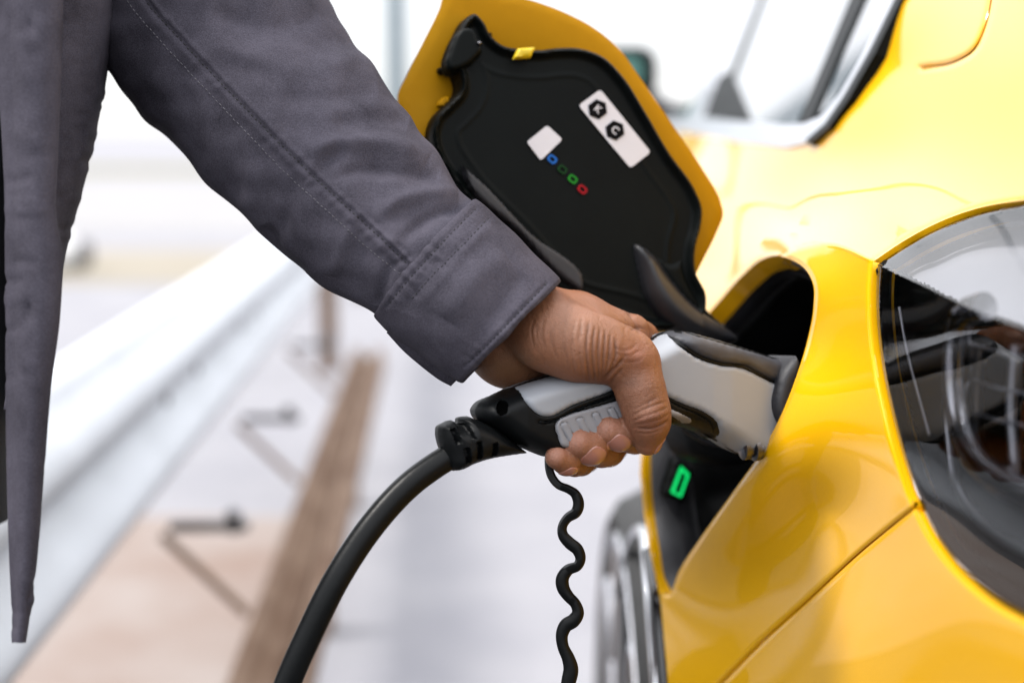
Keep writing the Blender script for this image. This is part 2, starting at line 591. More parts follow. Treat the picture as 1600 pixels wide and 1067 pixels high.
def lens_mat():
    m = bpy.data.materials.new('smoked_lamp_lens')
    m.use_nodes = True
    nt = m.node_tree; L = nt.links
    for n in list(nt.nodes): nt.nodes.remove(n)
    o = nt.nodes.new('ShaderNodeOutputMaterial')
    mx = nt.nodes.new('ShaderNodeMixShader')
    fr = nt.nodes.new('ShaderNodeFresnel'); fr.inputs['IOR'].default_value = 1.65
    tr = nt.nodes.new('ShaderNodeBsdfTransparent'); tr.inputs['Color'].default_value = (0.58, 0.58, 0.60, 1)
    gl = nt.nodes.new('ShaderNodeBsdfGlossy'); gl.inputs['Roughness'].default_value = 0.02
    L.new(fr.outputs[0], mx.inputs[0]); L.new(tr.outputs[0], mx.inputs[1]); L.new(gl.outputs[0], mx.inputs[2])
    L.new(mx.outputs[0], o.inputs[0])
    return m


M['lens'] = lens_mat()


def ground_mat(name, c1, c2, scale, bump=.3):
    m = mat(name, c1, 0.9, col2=c2, vscale=scale, bump=bump, bscale=40, bdist=0.01)
    return m


M['ground'] = ground_mat('pale_concrete', (0.185, 0.184, 0.203), (0.23, 0.227, 0.242), 3.0)
M['dark_slab'] = ground_mat('dark_unseen_ground', (0.035, 0.035, 0.037), (0.06, 0.06, 0.06), 30.0)  # for the added slab that keeps ground bounce low
M['verge'] = ground_mat('reddish_earth', (0.175, 0.122, 0.098), (0.24, 0.21, 0.195), 2.2)
M['sand'] = ground_mat('beige_sand', (0.19, 0.168, 0.13), (0.235, 0.21, 0.17), 0.8)
M['road'] = ground_mat('worn_grey_road', (0.22, 0.215, 0.22), (0.25, 0.245, 0.245), 0.5)
M['grass'] = ground_mat('dry_grass', (0.13, 0.125, 0.07), (0.17, 0.16, 0.10), 0.6)

#@@SETTING
# ------------------------------------------------------------------ ground and far background


def slab(name, x0, x1, y0, y1, z, m, nx=2, ny=2):
    V = []; F = []
    for j in range(ny):
        for i in range(nx):
            V.append((x0 + (x1 - x0) * i / (nx - 1), y0 + (y1 - y0) * j / (ny - 1), z))
    for j in range(ny - 1):
        for i in range(nx - 1):
            F.append((j * nx + i, j * nx + i + 1, (j + 1) * nx + i + 1, (j + 1) * nx + i))
    o = make(name, V, F, m, flat=True)
    tag(o, kind='structure')
    return o


slab('ground', -600, 600, -300, 900, 0.0, M['ground'])
slab('unseen_dark_slab', -3.5, 3.2, -6.0, 2.3, 0.004, M['dark_slab'])  # unseen dark slab, added to cut light bouncing up onto the sleeve
slab('verge', -2.6, -0.50, 2.3, 3.7, 0.008, M['verge'])
slab('sand_strip', -40, -0.9, 9.7, 12.6, 0.004, M['sand'])
slab('far_road', -120, 120, 15, 30, 0.004, M['road'])
slab('grass_verge', -150, 150, 37, 45, 0.006, M['grass'])


def lathe(name, prof, c, axis, m, parent, seg=24):
    """prof: (radius, offset along axis)"""
    ax = np.array(axis, float); ax /= np.linalg.norm(ax)
    t = np.array([0, 0, 1.0]) if abs(ax[2]) < .9 else np.array([1.0, 0, 0])
    u = np.cross(ax, t); u /= np.linalg.norm(u); w = np.cross(ax, u)
    V = []; F = []
    for r, h in prof:
        for k in range(seg):
            a = 2 * math.pi * k / seg
            V.append(np.array(c) + ax * h + r * (math.cos(a) * u + math.sin(a) * w))
    for i in range(len(prof) - 1):
        for k in range(seg):
            k2 = (k + 1) % seg
            F.append((i * seg + k, i * seg + k2, (i + 1) * seg + k2, (i + 1) * seg + k))
    if prof[0][0] > 1e-6: F.append(tuple(range(seg))[::-1])
    if prof[-1][0] > 1e-6: F.append(tuple((len(prof) - 1) * seg + k for k in range(seg)))
    o = make(name, V, F, m, parent, sharp=40)
    bm = bmesh.new(); bm.from_mesh(o.data); bmesh.ops.remove_doubles(bm, verts=bm.verts, dist=1e-5); bmesh.ops.recalc_face_normals(bm, faces=bm.faces); bm.to_mesh(o.data); bm.free()
    return o


# pale pole far behind the flap
pl_ = empty('lamp_post', (-1.0, 12.5, 0), 'pale blue post standing far behind the open flap', 'post')
lathe('shaft', [(0.10, 0.35), (0.085, 3.0), (0.07, 7.0)], (-1.0, 12.5, 0), (0, 0, 1), M['pole'], pl_)
lathe('base', [(0.16, 0.0), (0.16, 0.30), (0.11, 0.35)], (-1.0, 12.5, 0), (0, 0, 1), M['pole'], pl_)
# small white drum with a dark end on the far sand
dr = empty('white_drum', (-3.45, 10.6, 0), 'small white drum with dark end lying far behind the jacket', 'drum')
lathe('drum_body', [(0.06, -0.26), (0.12, -0.22), (0.13, 0.0), (0.12, 0.18), (0.11, 0.2)], (-3.45, 10.6, 0.132), (1, .15, 0), M['stone'], dr)
lathe('end_cap', [(0.105, 0.2), (0.105, 0.27), (0.07, 0.30)], (-3.45, 10.6, 0.132), (1, .15, 0), M['darkmetal'], dr)

# guardrail: runs towards the vanishing point at (680, 210)
GD = d2w(pc(680, 209, 1.0)); GD[2] = 0; GD /= np.linalg.norm(GD)
GS = np.array([GD[1], -GD[0], 0])         # to the right of the rail
G0 = P(70, 600, 1.54); G0[2] = 0
gr = empty('guardrail', tuple(G0 + GD * 2), 'white painted road guardrail with rusty lower beam and dark brackets', 'guardrail')


def beam(name, base, prof, y0, y1, m, parent, th=0.006):
    p = np.array(prof, float)
    n = len(p)
    V = []; F = []
    tng = np.gradient(p, axis=0); nn = np.stack([-tng[:, 1], tng[:, 0]], -1); nn /= np.linalg.norm(nn, axis=1)[:, None]
    q = np.vstack([p, (p + nn * th)[::-1]])
    for y in (y0, y1):
        for a, h in q:
            V.append(base + GD * y + GS * a + np.array([0, 0, h]))
    N = len(q)
    for i in range(N):
        F.append((i, (i + 1) % N, (i + 1) % N + N, i + N))
    F.append(tuple(range(N))[::-1]); F.append(tuple(range(N, 2 * N)))
    o = make(name, V, F, m, parent, sharp=60)
    bm = bmesh.new(); bm.from_mesh(o.data); bmesh.ops.recalc_face_normals(bm, faces=bm.faces); bm.to_mesh(o.data); bm.free()
    return o


tt = np.linspace(0, 1, 41)
wprof = [(0.004 + 0.040 * (0.5 - 0.5 * math.cos(4 * math.pi * t)) if True else 0, 0.745 - 0.25 * t) for t in tt]
wprof = [(-0.03, 0.748)] + wprof + [(-0.012, 0.492)]
beam('rail_beam', G0, wprof, -1.3, 9.5, M['rail'], gr)
lprof = [(a_ * .68 + .075, h_) for a_, h_ in [(0.115, 0.25), (0.112, 0.29), (0.118, 0.318), (0.135, 0.324), (0.150, 0.300), (0.165, 0.290), (0.200, 0.290), (0.214, 0.300), (0.228, 0.322), (0.243, 0.316), (0.25, 0.29), (0.248, 0.25)]]
beam('lower_beam', G0, lprof, -0.6, 3.1, M['rust'], gr)
for yy in (0.50, 1.30, 2.3):
    c = G0 + GD * yy
    box('bracket_arm', c + GS * 0.09 + np.array([0, 0, 0.452]), (0.115, 0.020, 0.013), M['darkmetal'], gr, rot=Matrix.Rotation(math.atan2(GS[1], GS[0]), 3, 'Z'), bevel=.003)
    lathe('bolt_head', [(0.011, -0.009), (0.011, 0.020), (0.006, 0.025)], c + GS * 0.125 + np.array([0, 0, 0.452]), (0, 0, 1), M['darkmetal'], gr, 8)
    a = c + GS * 0.02 + np.array([0, 0, 0.44]); b = c + GS * 0.142 + np.array([0, 0, 0.318])
    k = c + GS * 0.022 + np.array([0, 0, 0.40])
    tube('strut', np.array([a, (a + b) / 2, b]), 0.0085, M['rust'], gr, seg=8, squash=(1.0, 0.7))
    for s in (0.09,):
        box('stub_post', c + GS * 0.18 + np.array([0, 0, 0.14]), (0.05, 0.05, 0.28), M['rust'], gr, bevel=.003)
for yy in (-1.0, 4.6, 7.4):
    box('post', G0 + GD * yy - GS * 0.045 + np.array([0, 0, 0.35]), (0.075, 0.06, 0.70), M['rust'], gr, rot=Matrix.Rotation(math.atan2(GS[1], GS[0]), 3, 'Z'), bevel=.004)
for yy in (0.62, 0.9, 1.45, 1.7, 2.7):
    lathe('rail_bolt', [(0.016, -0.004), (0.016, 0.006), (0.008, 0.011)], G0 + GD * yy + GS * 0.004 + np.array([0, 0, 0.62]), GS, M['darkmetal'], gr, 10)

#@@CAR
# ------------------------------------------------------------------ car
car = empty('car', (0.75, 2.1, 0.0), 'bright yellow car with open charging flap and smoked tail lamp', 'car')


class RBF:
    """thin plate interpolation of inverse depth over the picture plane"""

    def __init__(s, pts):
        p = np.array(pts, float)
        s.x = p[:, :2] / 1000.0
        y = 1.0 / p[:, 2]
        n = len(p)
        A = np.zeros((n + 3, n + 3))
        A[:n, :n] = s.k(s.x, s.x) + np.eye(n) * 6e-4
        A[:n, n] = 1; A[:n, n + 1:] = s.x
        A[n, :n] = 1; A[n + 1:, :n] = s.x.T
        s.w = np.linalg.solve(A, np.concatenate([y, [0, 0, 0]]))

    @staticmethod
    def k(a, b):
        r2 = ((a[:, None] - b[None])**2).sum(-1) + 1e-12
        return 0.5 * r2 * np.log(r2)

    def __call__(s, q):
        q = np.asarray(q, float) / 1000.0
        n = len(s.x)
        return 1.0 / (s.k(q, s.x) @ s.w[:n] + s.w[n] + q @ s.w[n + 1:])


CREASE = [(930, 790, .94), (1003, 690, .93), (1060, 590, .91), (1150, 470, .865), (1235, 394, .80), (1295, 381, .758), (1365, 408, .692), (1430, 440, .637), (1490, 470, .592), (1600, 512, .53), (1750, 566, .465), (1950, 650, .40)]
LOW = RBF(CREASE + [(1270, 450, .752), (1262, 530, .750), (1240, 600, .741), (1200, 690, .747), (1150, 765, .780), (1100, 830, .825), (1040, 930, .885), (1010, 800, .92),
                    (1365, 550, .68), (1390, 650, .656), (1430, 790, .628), (1500, 900, .583), (1600, 965, .527), (1300, 800, .735), (1200, 900, .795),
                    (1042, 1067, .865), (1300, 1067, .735), (1500, 1067, .595), (1060, 1400, .88), (1300, 1400, .78), (1600, 1400, .58), (1850, 1100, .42), (1850, 1400, .46), (1600, 700, .528), (1800, 800, .445)])
UP = RBF(CREASE + [(1100, 470, .955), (1110, 420, 1.02), (1180, 385, .93), (1240, 350, .92), (1100, 300, 1.22), (1050, 208, 1.75), (1150, 222, 1.29), (1228, 232, 1.055), (1292, 198, .945), (1322, 154, .93), (1362, 84, .922), (1402, 0, .915), (1480, -128, .892), (1300, 300, .875), (1300, 250, .92),
                   (1400, 380, .712), (1430, 362, .70), (1500, 330, .69), (1600, 313, .635), (1750, 310, .53), (1500, 400, .632), (1600, 420, .58), (1400, 250, .825), (1500, 250, .742), (1600, 250, .66), (1400, 100, .89),
                   (1500, 100, .785), (1600, 100, .69), (1500, -50, .84), (1600, -50, .735), (1560, -250, .857), (1900, -250, .62), (1900, 100, .505), (1900, 300, .455), (1000, 450, 1.05), (1040, 560, .96)])
cre = smooth([p[:2] for p in CREASE], 8, closed=False)


def crease_side(q):
    """signed pixel distance from the character line, positive below it"""
    q = np.asarray(q, float)
    d = dist_poly(q, cre, closed=False)
    yc = np.interp(q[:, 0], cre[:, 0], cre[:, 1])
    return np.where(q[:, 1] > yc, d, -d)


PORT = smooth([(1232, 404), (1258, 420), (1270, 442), (1271, 480), (1262, 530), (1243, 592), (1222, 645), (1196, 695), (1150, 762), (1100, 832), (1062, 890), (1043, 928), (1034, 915), (1022, 860), (1013, 800), (1008, 740), (1010, 680), (1030, 600), (1070, 530), (1115, 480), (1160, 430), (1192, 404), (1212, 399)], 8)
LAMP = smooth([(1364, 409, 'c'), (1361, 450), (1362, 500), (1370, 570), (1384, 640), (1405, 720), (1430, 790), (1460, 848), (1500, 897), (1550, 940), (1600, 968), (1700, 1000), (1820, 980), (1880, 860), (1900, 600), (1880, 400), (1800, 325), (1700, 306), (1600, 313), (1530, 325), (1470, 346), (1410, 378)], 8)
SEAM = smooth([(1050, 1150), (1128, 1066), (1190, 1003), (1260, 940), (1345, 862), (1432, 791)], 8, closed=False)
TAIL = smooth([(1380, 120), (1440, 107), (1490, 98), (1520, 80), (1538, 45), (1552, -20), (1570, -120), (1590, -260)], 8, closed=False)


def body_depth(q):
    q = np.asarray(q, float)
    s = crease_side(q)
    t = np.clip((s + 6) / 12, 0, 1); t = t * t * (3 - 2 * t)
    d = LOW(q) * t + UP(q) * (1 - t)
    for loop, w, amt in ((PORT, 7, .004), (LAMP, 9, .0035)):
        r = np.clip(1 - dist_poly(q, loop) / w, 0, 1)
        d = d + amt * r * r
    for ln, w, amt in ((SEAM, 9, .0035), (TAIL[8:], 11, .005)):
        r = np.clip(1 - dist_poly(q, ln, closed=False) / w, 0, 1)
        d = d + amt * r * r
    return d


def body_pt(q):
    q = np.asarray(q, float)
    return c2w(pc(q[:, 0], q[:, 1], body_depth(q)))


def body_n(q):
    e = 1.0
    q = np.asarray(q, float)
    dx = body_pt(q + [e, 0]) - body_pt(q - [e, 0]); dy = body_pt(q + [0, e]) - body_pt(q - [0, e])
    n = np.cross(dy, dx)
    n /= np.linalg.norm(n, axis=1)[:, None]
    v = body_pt(q) - C0
    fl = (n * v).sum(-1) > 0
    n[fl] *= -1
    return n


BODY = np.array([(1060, 206), (1050, 260), (1045, 350), (1040, 450), (1020, 560), (1003, 680), (1000, 740), (1006, 800), (1015, 860), (1032, 935), (1038, 1000), (1044, 1067), (1055, 1200), (1070, 1400), (1300, 1400), (1600, 1400), (1920, 1400), (1950, 600), (1920, -250),
                 (1560, -250), (1480, -128), (1402, 0), (1362, 82), (1322, 152), (1292, 196), (1262, 222), (1228, 230), (1150, 222)], float)


def body_mesh():
    g = 13
    loops = [resample(BODY, 8), resample(PORT, 5), resample(LAMP, 6)]
    o = loops[0]
    xs = np.arange(980, 1960, g); ys = np.arange(-260, 1410, g)
    gx, gy = np.meshgrid(xs, ys); gx = gx.astype(float); gx[1::2] += g / 2
    q = np.stack([gx.ravel(), gy.ravel()], -1)
    # finer rows near rims, seams and the character line
    extra = []
    for L_, cl in ((PORT, True), (LAMP, True), (SEAM, False), (TAIL, False), (cre, False)):
        r = resample(L_, 5, closed=cl)
        t = np.gradient(r, axis=0); nn = np.stack([-t[:, 1], t[:, 0]], -1); nn /= np.linalg.norm(nn, axis=1)[:, None]
        for k in (-15, -10.5, -7, -4, 4, 7, 10.5, 15):
            extra.append(r + nn * k)
    q = q[np.min([dist_poly(q, PORT), dist_poly(q, LAMP), dist_poly(q, SEAM, False), dist_poly(q, TAIL, False), dist_poly(q, cre, False)], axis=0) > 17]
    q = np.vstack([q] + extra)
    q = q[inside(q, o) & ~inside(q, PORT) & ~inside(q, LAMP)]
    dd = np.min([dist_poly(q, o), dist_poly(q, PORT), dist_poly(q, LAMP)], axis=0)
    q = q[dd > 2.5]
    # seams: two parallel constraint lines
    lines = []
    for L_ in (SEAM, TAIL[8:]):
        r = resample(L_, 6, closed=False)
        t = np.gradient(r, axis=0); nn = np.stack([-t[:, 1], t[:, 0]], -1); nn /= np.linalg.norm(nn, axis=1)[:, None]
        lines += [r + nn * 1.2, r - nn * 1.2]
    pts = np.vstack(loops + lines + [q]); edges = []; b = 0
    for l in loops:
        n = len(l); edges += [(b + i, b + (i + 1) % n) for i in range(n)]; b += n
    for l in lines:
        n = len(l); edges += [(b + i, b + i + 1) for i in range(n - 1)]; b += n
    V, F = cdt(pts, edges)
    cen = V[F].mean(1)
    keep = inside(cen, o) & ~inside(cen, PORT) & ~inside(cen, LAMP)
    keep &= dist_poly(cen, SEAM, False) > 1.1
    keep &= dist_poly(cen, TAIL[8:], False) > 1.1
    F = orient(F[keep], V); cen = V[F].mean(1)
    bump_poly = np.vstack([SEAM, [(1500, 897), (1700, 1000), (1950, 1000), (1950, 1420), (1000, 1420), (1000, 1150)]])
    tail_poly = np.vstack([TAIL[8:], [(1950, -300), (1950, 320), (1700, 300), (1600, 300), (1470, 330)]])
    isb = inside(cen, bump_poly); ist = inside(cen, tail_poly) & ~isb
    return V, F, isb, ist


def panel(name, V, F, parent, m, depth=0.012, recess=0.0):
    used = np.unique(F); mp = -np.ones(len(V), int); mp[used] = np.arange(len(used))
    v2 = V[used]; F = mp[F]
    p = body_pt(v2); n = body_n(v2)
    p = p - n * recess
    N = len(v2)
    be = bedges(F)
    bs = sorted(set([a for a, b in be] + [b for a, b in be])); bi = {v: N + i for i, v in enumerate(bs)}
    bi2 = {v: N + len(bs) + i for i, v in enumerate(bs)}
    # skirt: duplicate rim vertices so that the outside keeps clean normals
    rim = p[bs]; low = rim - n[bs] * depth
    faces = [tuple(t) for t in F] + [(bi[b], bi[a], bi2[a], bi2[b]) for a, b in be]
    me = bpy.data.meshes.new(name)
    me.from_pydata([tuple(x) for x in np.vstack([p, rim, low])], [], faces)
    me.update()
    me.shade_smooth()
    vn = np.vstack([n, np.zeros((2 * len(bs), 3))])
    me.normals_split_custom_set_from_vertices([tuple(x) for x in vn])
    o = bpy.data.objects.new(name, me); COL.objects.link(o); me.materials.append(m)
    o.parent = parent; o.matrix_parent_inverse = Matrix.Translation(-parent.location)
    return o


bV, bF, isb, ist = body_mesh()
quarter = panel('quarter_panel', bV, bF[~isb & ~ist], car, M['paint'])
bumper = panel('rear_bumper', bV, bF[isb], car, M['paint'])
tailgate = panel('tailgate', bV, bF[ist], car, M['paint'])
# dark backing inside the seams
for nm, L_ in (('panel_gap', SEAM), ('panel_gap', TAIL[8:])):
    r = resample(L_, 12, closed=False)
    nn = body_n(r)
    tube(nm, body_pt(r) - nn * 0.0058, 0.005, M['paint'], quarter, seg=6)

# ---- charging port: housing built inwards from the opening
INB = np.array([0.86, 0.48, -0.10]); INB /= np.linalg.norm(INB)
pr = resample(PORT, 7)
pw = body_pt(pr)
cen_p = pw.mean(0)


def port_ring(shrink, depth, sh=(0, 0, 0)):
    return cen_p + (pw - cen_p) * shrink + INB * depth + np.array(sh)


def loft(name, rings, m, parent, cap=False, sharp=40):
    n = len(rings[0]); V = np.vstack(rings); F = []
    for i in range(len(rings) - 1):
        for k in range(n):
            k2 = (k + 1) % n
            F.append((i * n + k, i * n + k2, (i + 1) * n + k2, (i + 1) * n + k))
    if cap:
        V = np.vstack([V, rings[-1].mean(0)]); c = len(V) - 1; b = (len(rings) - 1) * n
        F += [(b + k, b + (k + 1) % n, c) for k in range(n)]
    return make(name, V, F, m, parent, sharp=sharp)


loft('port_rim', [port_ring(1.0, 0.0), port_ring(.998, .002), port_ring(.99, .005)], M['paint'], quarter)
port = loft('charging_port', [port_ring(.99, .004), port_ring(.96, .007), port_ring(.94, .016), port_ring(.935, .024), port_ring(.915, .026), port_ring(.905, .034)], M['lip'], car)
ph_ = loft('port_housing', [port_ring(.905, .032), port_ring(.88, .034), port_ring(.865, .042), port_ring(.80, .060), port_ring(.66, .10)], M['rubber'], port, cap=True)
sl_ = loft('seal_lip', [port_ring(.93, .022), port_ring(.90, .018), port_ring(.885, .022), port_ring(.89, .028)], M['gplastic'], port)

# green status light sits on the inner wall of the port
def bvh_of(o):
    return BVHTree.FromPolygons([tuple(p.co) for p in o.data.vertices], [tuple(p.vertices) for p in o.data.polygons])


_hb = [bvh_of(o_) for o_ in car.children_recursive if o_.type == 'MESH' and o_.name.startswith(('port_housing', 'charging_port', 'seal_lip'))] if False else [bvh_of(port), bvh_of(ph_), bvh_of(sl_)]


def hit_depth(x, y):
    dr_ = Vector(d2w(pc(x, y, 1.0))).normalized(); best = 9
    for b_ in _hb:
        h_ = b_.ray_cast(Vector(C0), dr_)
        if h_[0] is not None: best = min(best, float((np.array(h_[0]) - C0) @ AX_F))
    return best


dl = [hit_depth(1046, 768), hit_depth(1070, 735), hit_depth(1070, 770)]
A_ = np.array([[1, *pc(x, y, d)[:2]] for (x, y), d in zip(((1046, 768), (1070, 735), (1070, 770)), dl)])
print('led depths', dl)
LEDPL = (min(dl) - .024, .10, 0)
pillow('light_bezel', quad_round([(1036, 776), (1057, 715), (1084, 736), (1068, 788)], 7), LEDPL, .003, 6, M['liner'], port, back=.02, g=5)
V_, F_, d_, _ = fill2d(np.array([(1046, 768), (1062, 727), (1075, 740), (1062, 776)], float), 3, holes=[np.array([(1051.5, 766.5), (1063.5, 735), (1070.5, 742), (1060, 771)], float)])
pt_ = pc(V_[:, 0], V_[:, 1], plane_d(LEDPL, V_[:, 0], V_[:, 1])); nl_ = plane_n(LEDPL)
sheet('status_light', V_, F_, c2w(pt_ + nl_ * .0045), c2w(pt_ + nl_ * .001), M['led'], port)
tube('cap_cord', smooth3([P(1046, 640, .80), P(1056, 655, .795), P(1075, 676, .80), P(1100, 690, .81), P(1130, 697, .82), P(1165, 696, .83)], 8), .0011, M['gplastic'], port, seg=8)
bx = P(1172, 706, .765)
tube('latch_pin', np.array([P(1164, 702, .752), P(1195, 705, .757), P(1230, 712, .775)]), .0050, M['gloss'], port, seg=14)
for i_, (a_, r_) in enumerate(((1163, .0062), (1172, .0042), (1180, .0062), (1186, .0040))):
    lathe('latch_collar', [(r_ * .7, -.002), (r_, -.0012), (r_, .0012), (r_ * .7, .002)], P(a_, 700 + i_, .750), (1, .3, .05), M['bolt'], port, 16)

pillow('inlet_collar', smooth([(1250, 556), (1256, 575), (1249, 612), (1238, 650), (1228, 666), (1217, 652), (1212, 630), (1217, 606), (1231, 574)], 6), (.7095, .3, 0), .005, 12, M['gplastic'], port, back=.03, g=4)
pillow('inlet_shroud', smooth([(1120, 600), (1180, 590), (1232, 590), (1252, 600), (1250, 640), (1222, 690), (1180, 725), (1130, 730), (1090, 712), (1076, 660), (1086, 600)], 6), (.815, .3, 0), .010, 14, M['rubber'], port, back=.03, g=7)

# ---- open flap
FL = (.806, .22, .03)
plate = smooth([(700, -22), (690, 8), (664, 62), (636, 118), (623, 148), (624, 166), (645, 210), (690, 290), (760, 380), (880, 490), (985, 512), (1040, 500), (1078, 447), (1100, 405), (1122, 360), (1131, 335), (1126, 312), (1100, 266), (1050, 192), (1000, 120), (968, 76), (928, 43), (880, 18), (830, 0), (770, -14), (730, -24)], 8)
flap = pillow('charging_flap', plate, FL, .003, 9, M['paint_shaded'], car, back=.004, g=9, hf=lambda V, d: -.010 * np.clip(d / 150, 0, 1)**2 + .002 * np.clip(1 - d / 6, 0, 1))
flap['label'] = 'open yellow charging flap with black liner and white labels'
liner = smooth([(720, 34), (735, 26), (752, 40), (764, 62), (782, 76), (800, 80), (838, 82), (862, 79), (900, 80), (935, 93), (965, 122), (1000, 176), (1040, 244), (1078, 298), (1090, 330), (1088, 360), (1080, 390), (1080, 425), (1096, 462), (1090, 500), (1060, 515), (1020, 520), (960, 505), (885, 485), (785, 385), (700, 295), (668, 240), (664, 212), (672, 186), (692, 165), (708, 146), (708, 130), (700, 114), (690, 103), (693, 86), (706, 58)], 6)
pillow('liner', liner, FL, .020, 11, M['liner'], flap, back=-.001, g=3.4, off=.001, anch=.2, hf=lambda V, d: -.005 * np.clip((d - 10) / 10, 0, 1)**2 * (3 - 2 * np.clip((d - 10) / 10, 0, 1)) + .0006 * np.exp(-((d - 46) / 3.0)**2))
pillow('liner_edge', smooth([(722, 254), (740, 268), (830, 360), (916, 446), (912, 458), (898, 450), (812, 366), (726, 276)], 6), FL, .010, 7, M['gplastic'], flap, back=-.001, g=4, off=.0125)
pillow('latch_ear', smooth([(724, 40), (740, 40), (752, 62), (758, 78), (748, 92), (722, 110), (700, 112), (695, 98), (700, 80)], 6), FL, .012, 9, M['liner'], flap, back=-.002, g=4, off=.012)
for c_ in ((765, 54), (692, 108)):
    pillow('latch_nub', smooth([(c_[0] - 7, c_[1] - 3), (c_[0] + 5, c_[1] - 5), (c_[0] + 6, c_[1] + 4), (c_[0] - 5, c_[1] + 6)], 4), FL, .006, 4, M['liner'], flap, back=0, g=2.5, off=.004)
pillow('latch_screw', smooth([(744, 66), (750, 62), (755, 67), (749, 73)], 5), FL, .004, 4, M['bolt'], flap, back=0, g=2, off=.022)
pillow('clip_tab', np.array([(802, 92), (810, 75), (838, 73), (830, 90)], float), FL, .002, 3, M['tab'], flap, back=.001, g=4, off=.022)
pillow('rim_tab', smooth([(682, 166), (700, 150), (704, 153), (690, 168)], 3), FL, .002, 3, M['paint_shaded'], flap, back=.001, g=3, off=.008)
pillow('hinge_arm', smooth([(1001, 376), (1014, 382), (1034, 398), (1052, 424), (1074, 452), (1108, 484), (1150, 511), (1170, 528), (1148, 540), (1105, 536), (1056, 515), (1020, 476), (1003, 426)], 6), FL, .014, 36, M['arm'], flap, back=.002, g=4, off=.012, hf=lambda V, d: -.004 * np.clip((V[:, 0] - 1100) / 60, 0, 1))
pillow('hinge_web', smooth([(1006, 376), (1030, 392), (1052, 404), (1072, 392), (1078, 420), (1092, 452), (1120, 490), (1150, 515), (1100, 500), (1060, 470), (1025, 420)], 5), FL, .012, 18, M['liner'], flap, back=0, g=5, off=.006)


def shift_pl(pl, off):
    return (pl[0] - off * math.sqrt(1 + pl[1]**2 + pl[2]**2), pl[1], pl[2])


def flat_print(name, outline, pl, off, m, parent, th=.0004, holes=()):
    V, F, d, _ = fill2d(outline, 5, holes=holes)
    n = plane_n(pl); plf = shift_pl(pl, off); p0 = pc(V[:, 0], V[:, 1], plane_d(plf, V[:, 0], V[:, 1]))
    return sheet(name, V, F, c2w(p0), c2w(p0 - n * th), m, parent)


LOFF = .0166
stk = flat_print('type_label', quad_round([(904, 165), (938, 140), (1017, 238), (985, 263)], 5), FL, LOFF + .0006, M['white'], flap)
flat_print('small_label', quad_round([(823, 222), (855, 196), (879, 218), (845, 251)], 3), FL, LOFF + .0006, M['white'], flap)
HX = {'K': ((934, 171), (0, 0)), 'C': ((961, 204), (0, 0))}
for ch, (c_, _) in HX.items():
    a0 = math.radians(22)
    hexo = np.array([(c_[0] + 15.8 * math.cos(a0 + k * math.pi / 3), c_[1] + 15.8 * math.sin(a0 + k * math.pi / 3)) for k in range(6)])
    hx = flat_print('hexagon_mark', hexo, FL, LOFF + .0011, M['ink'], stk)
    cu = bpy.data.curves.new('letter', 'FONT'); cu.body = ch; cu.align_x = 'CENTER'; cu.align_y = 'CENTER'
    pw_ = P(c_[0], c_[1], plane_d(shift_pl(FL, LOFF + .0016), c_[0], c_[1])); s_ = 17.5 / FPX * plane_d(FL, c_[0], c_[1])
    cu.size = s_ * .92; cu.offset = s_ * .012
    to = bpy.data.objects.new('letter_tmp', cu); COL.objects.link(to)
    dg = bpy.context.evaluated_depsgraph_get()
    me = bpy.data.meshes.new_from_object(to.evaluated_get(dg)); me.name = 'letter'
    bpy.data.objects.remove(to)
    me.materials.clear()
    n_ = plane_n(FL); nw = d2w(n_)
    ang = math.radians(-39)
    ex = d2w(np.array([math.cos(ang), math.sin(ang), 0])); ex -= (ex @ nw) * nw; ex /= np.linalg.norm(ex)
    ey = np.cross(nw, ex)
    o = pw_
    co = np.array([v.co[:] for v in me.vertices])
    co = o + co[:, 0:1] * ex + co[:, 1:2] * ey
    me.vertices.foreach_set('co', co.astype(np.float32).ravel()); me.update()
    lo_ = link('letter', me, M['white'], stk, flat=True)
for c_, k_ in (((863, 249), 'blue'), ((879, 265), 'dgreen'), ((895, 280), 'green'), ((910, 296), 'red')):
    flat_print('charge_symbol', rrect(c_[0], c_[1], 15.5, 11.5, 3.5, math.radians(40)), FL, LOFF + .0006, M[k_], flap, holes=[rrect(c_[0], c_[1], 9.5, 6.0, 1.8, math.radians(40))])

# ---- tail lamp
_lr = resample(LAMP, 4); _lt = np.gradient(_lr, axis=0); _ln = np.stack([-_lt[:, 1], _lt[:, 0]], -1); _ln /= np.linalg.norm(_ln, axis=1)[:, None]
if inside((_lr + _ln * 3)[:1], LAMP)[0] == False: _ln = -_ln
LENS = _lr + _ln * 2.0
lV, lF, _, _ = fill2d(LENS, 5)
lamp = panel('tail_lamp', lV, orient(lF, lV), car, M['lens'], depth=0.004, recess=.002)
hV, hF, hd = lV, lF, dist_poly(lV, LAMP)
hdep = body_depth(hV) + .020 + .045 * np.clip(hd / 40, 0, 1)
fr_ = P(hV[:, 0], hV[:, 1], hdep)
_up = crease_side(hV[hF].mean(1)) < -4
sheet('lamp_housing', hV, hF[~_up], fr_, P(hV[:, 0], hV[:, 1], hdep + .004), M['liner'], lamp)
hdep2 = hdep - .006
sheet('sky_reflection_sheet', hV, hF[_up], P(hV[:, 0], hV[:, 1], hdep2), P(hV[:, 0], hV[:, 1], hdep2 + .003), M['sky_reflection'], lamp)  # added pale sheet under the lens top, stands in for its sky reflection
_gl = np.vstack([LENS, LENS[:3]])
tube('lamp_gasket', body_pt(_gl) - body_n(_gl) * .0062, .0030, M['liner'], lamp, seg=8, cap=False)


def lamp_pt(x, y, o):
    return P(x, y, body_depth(np.array([[x, y]], float))[0] + o)


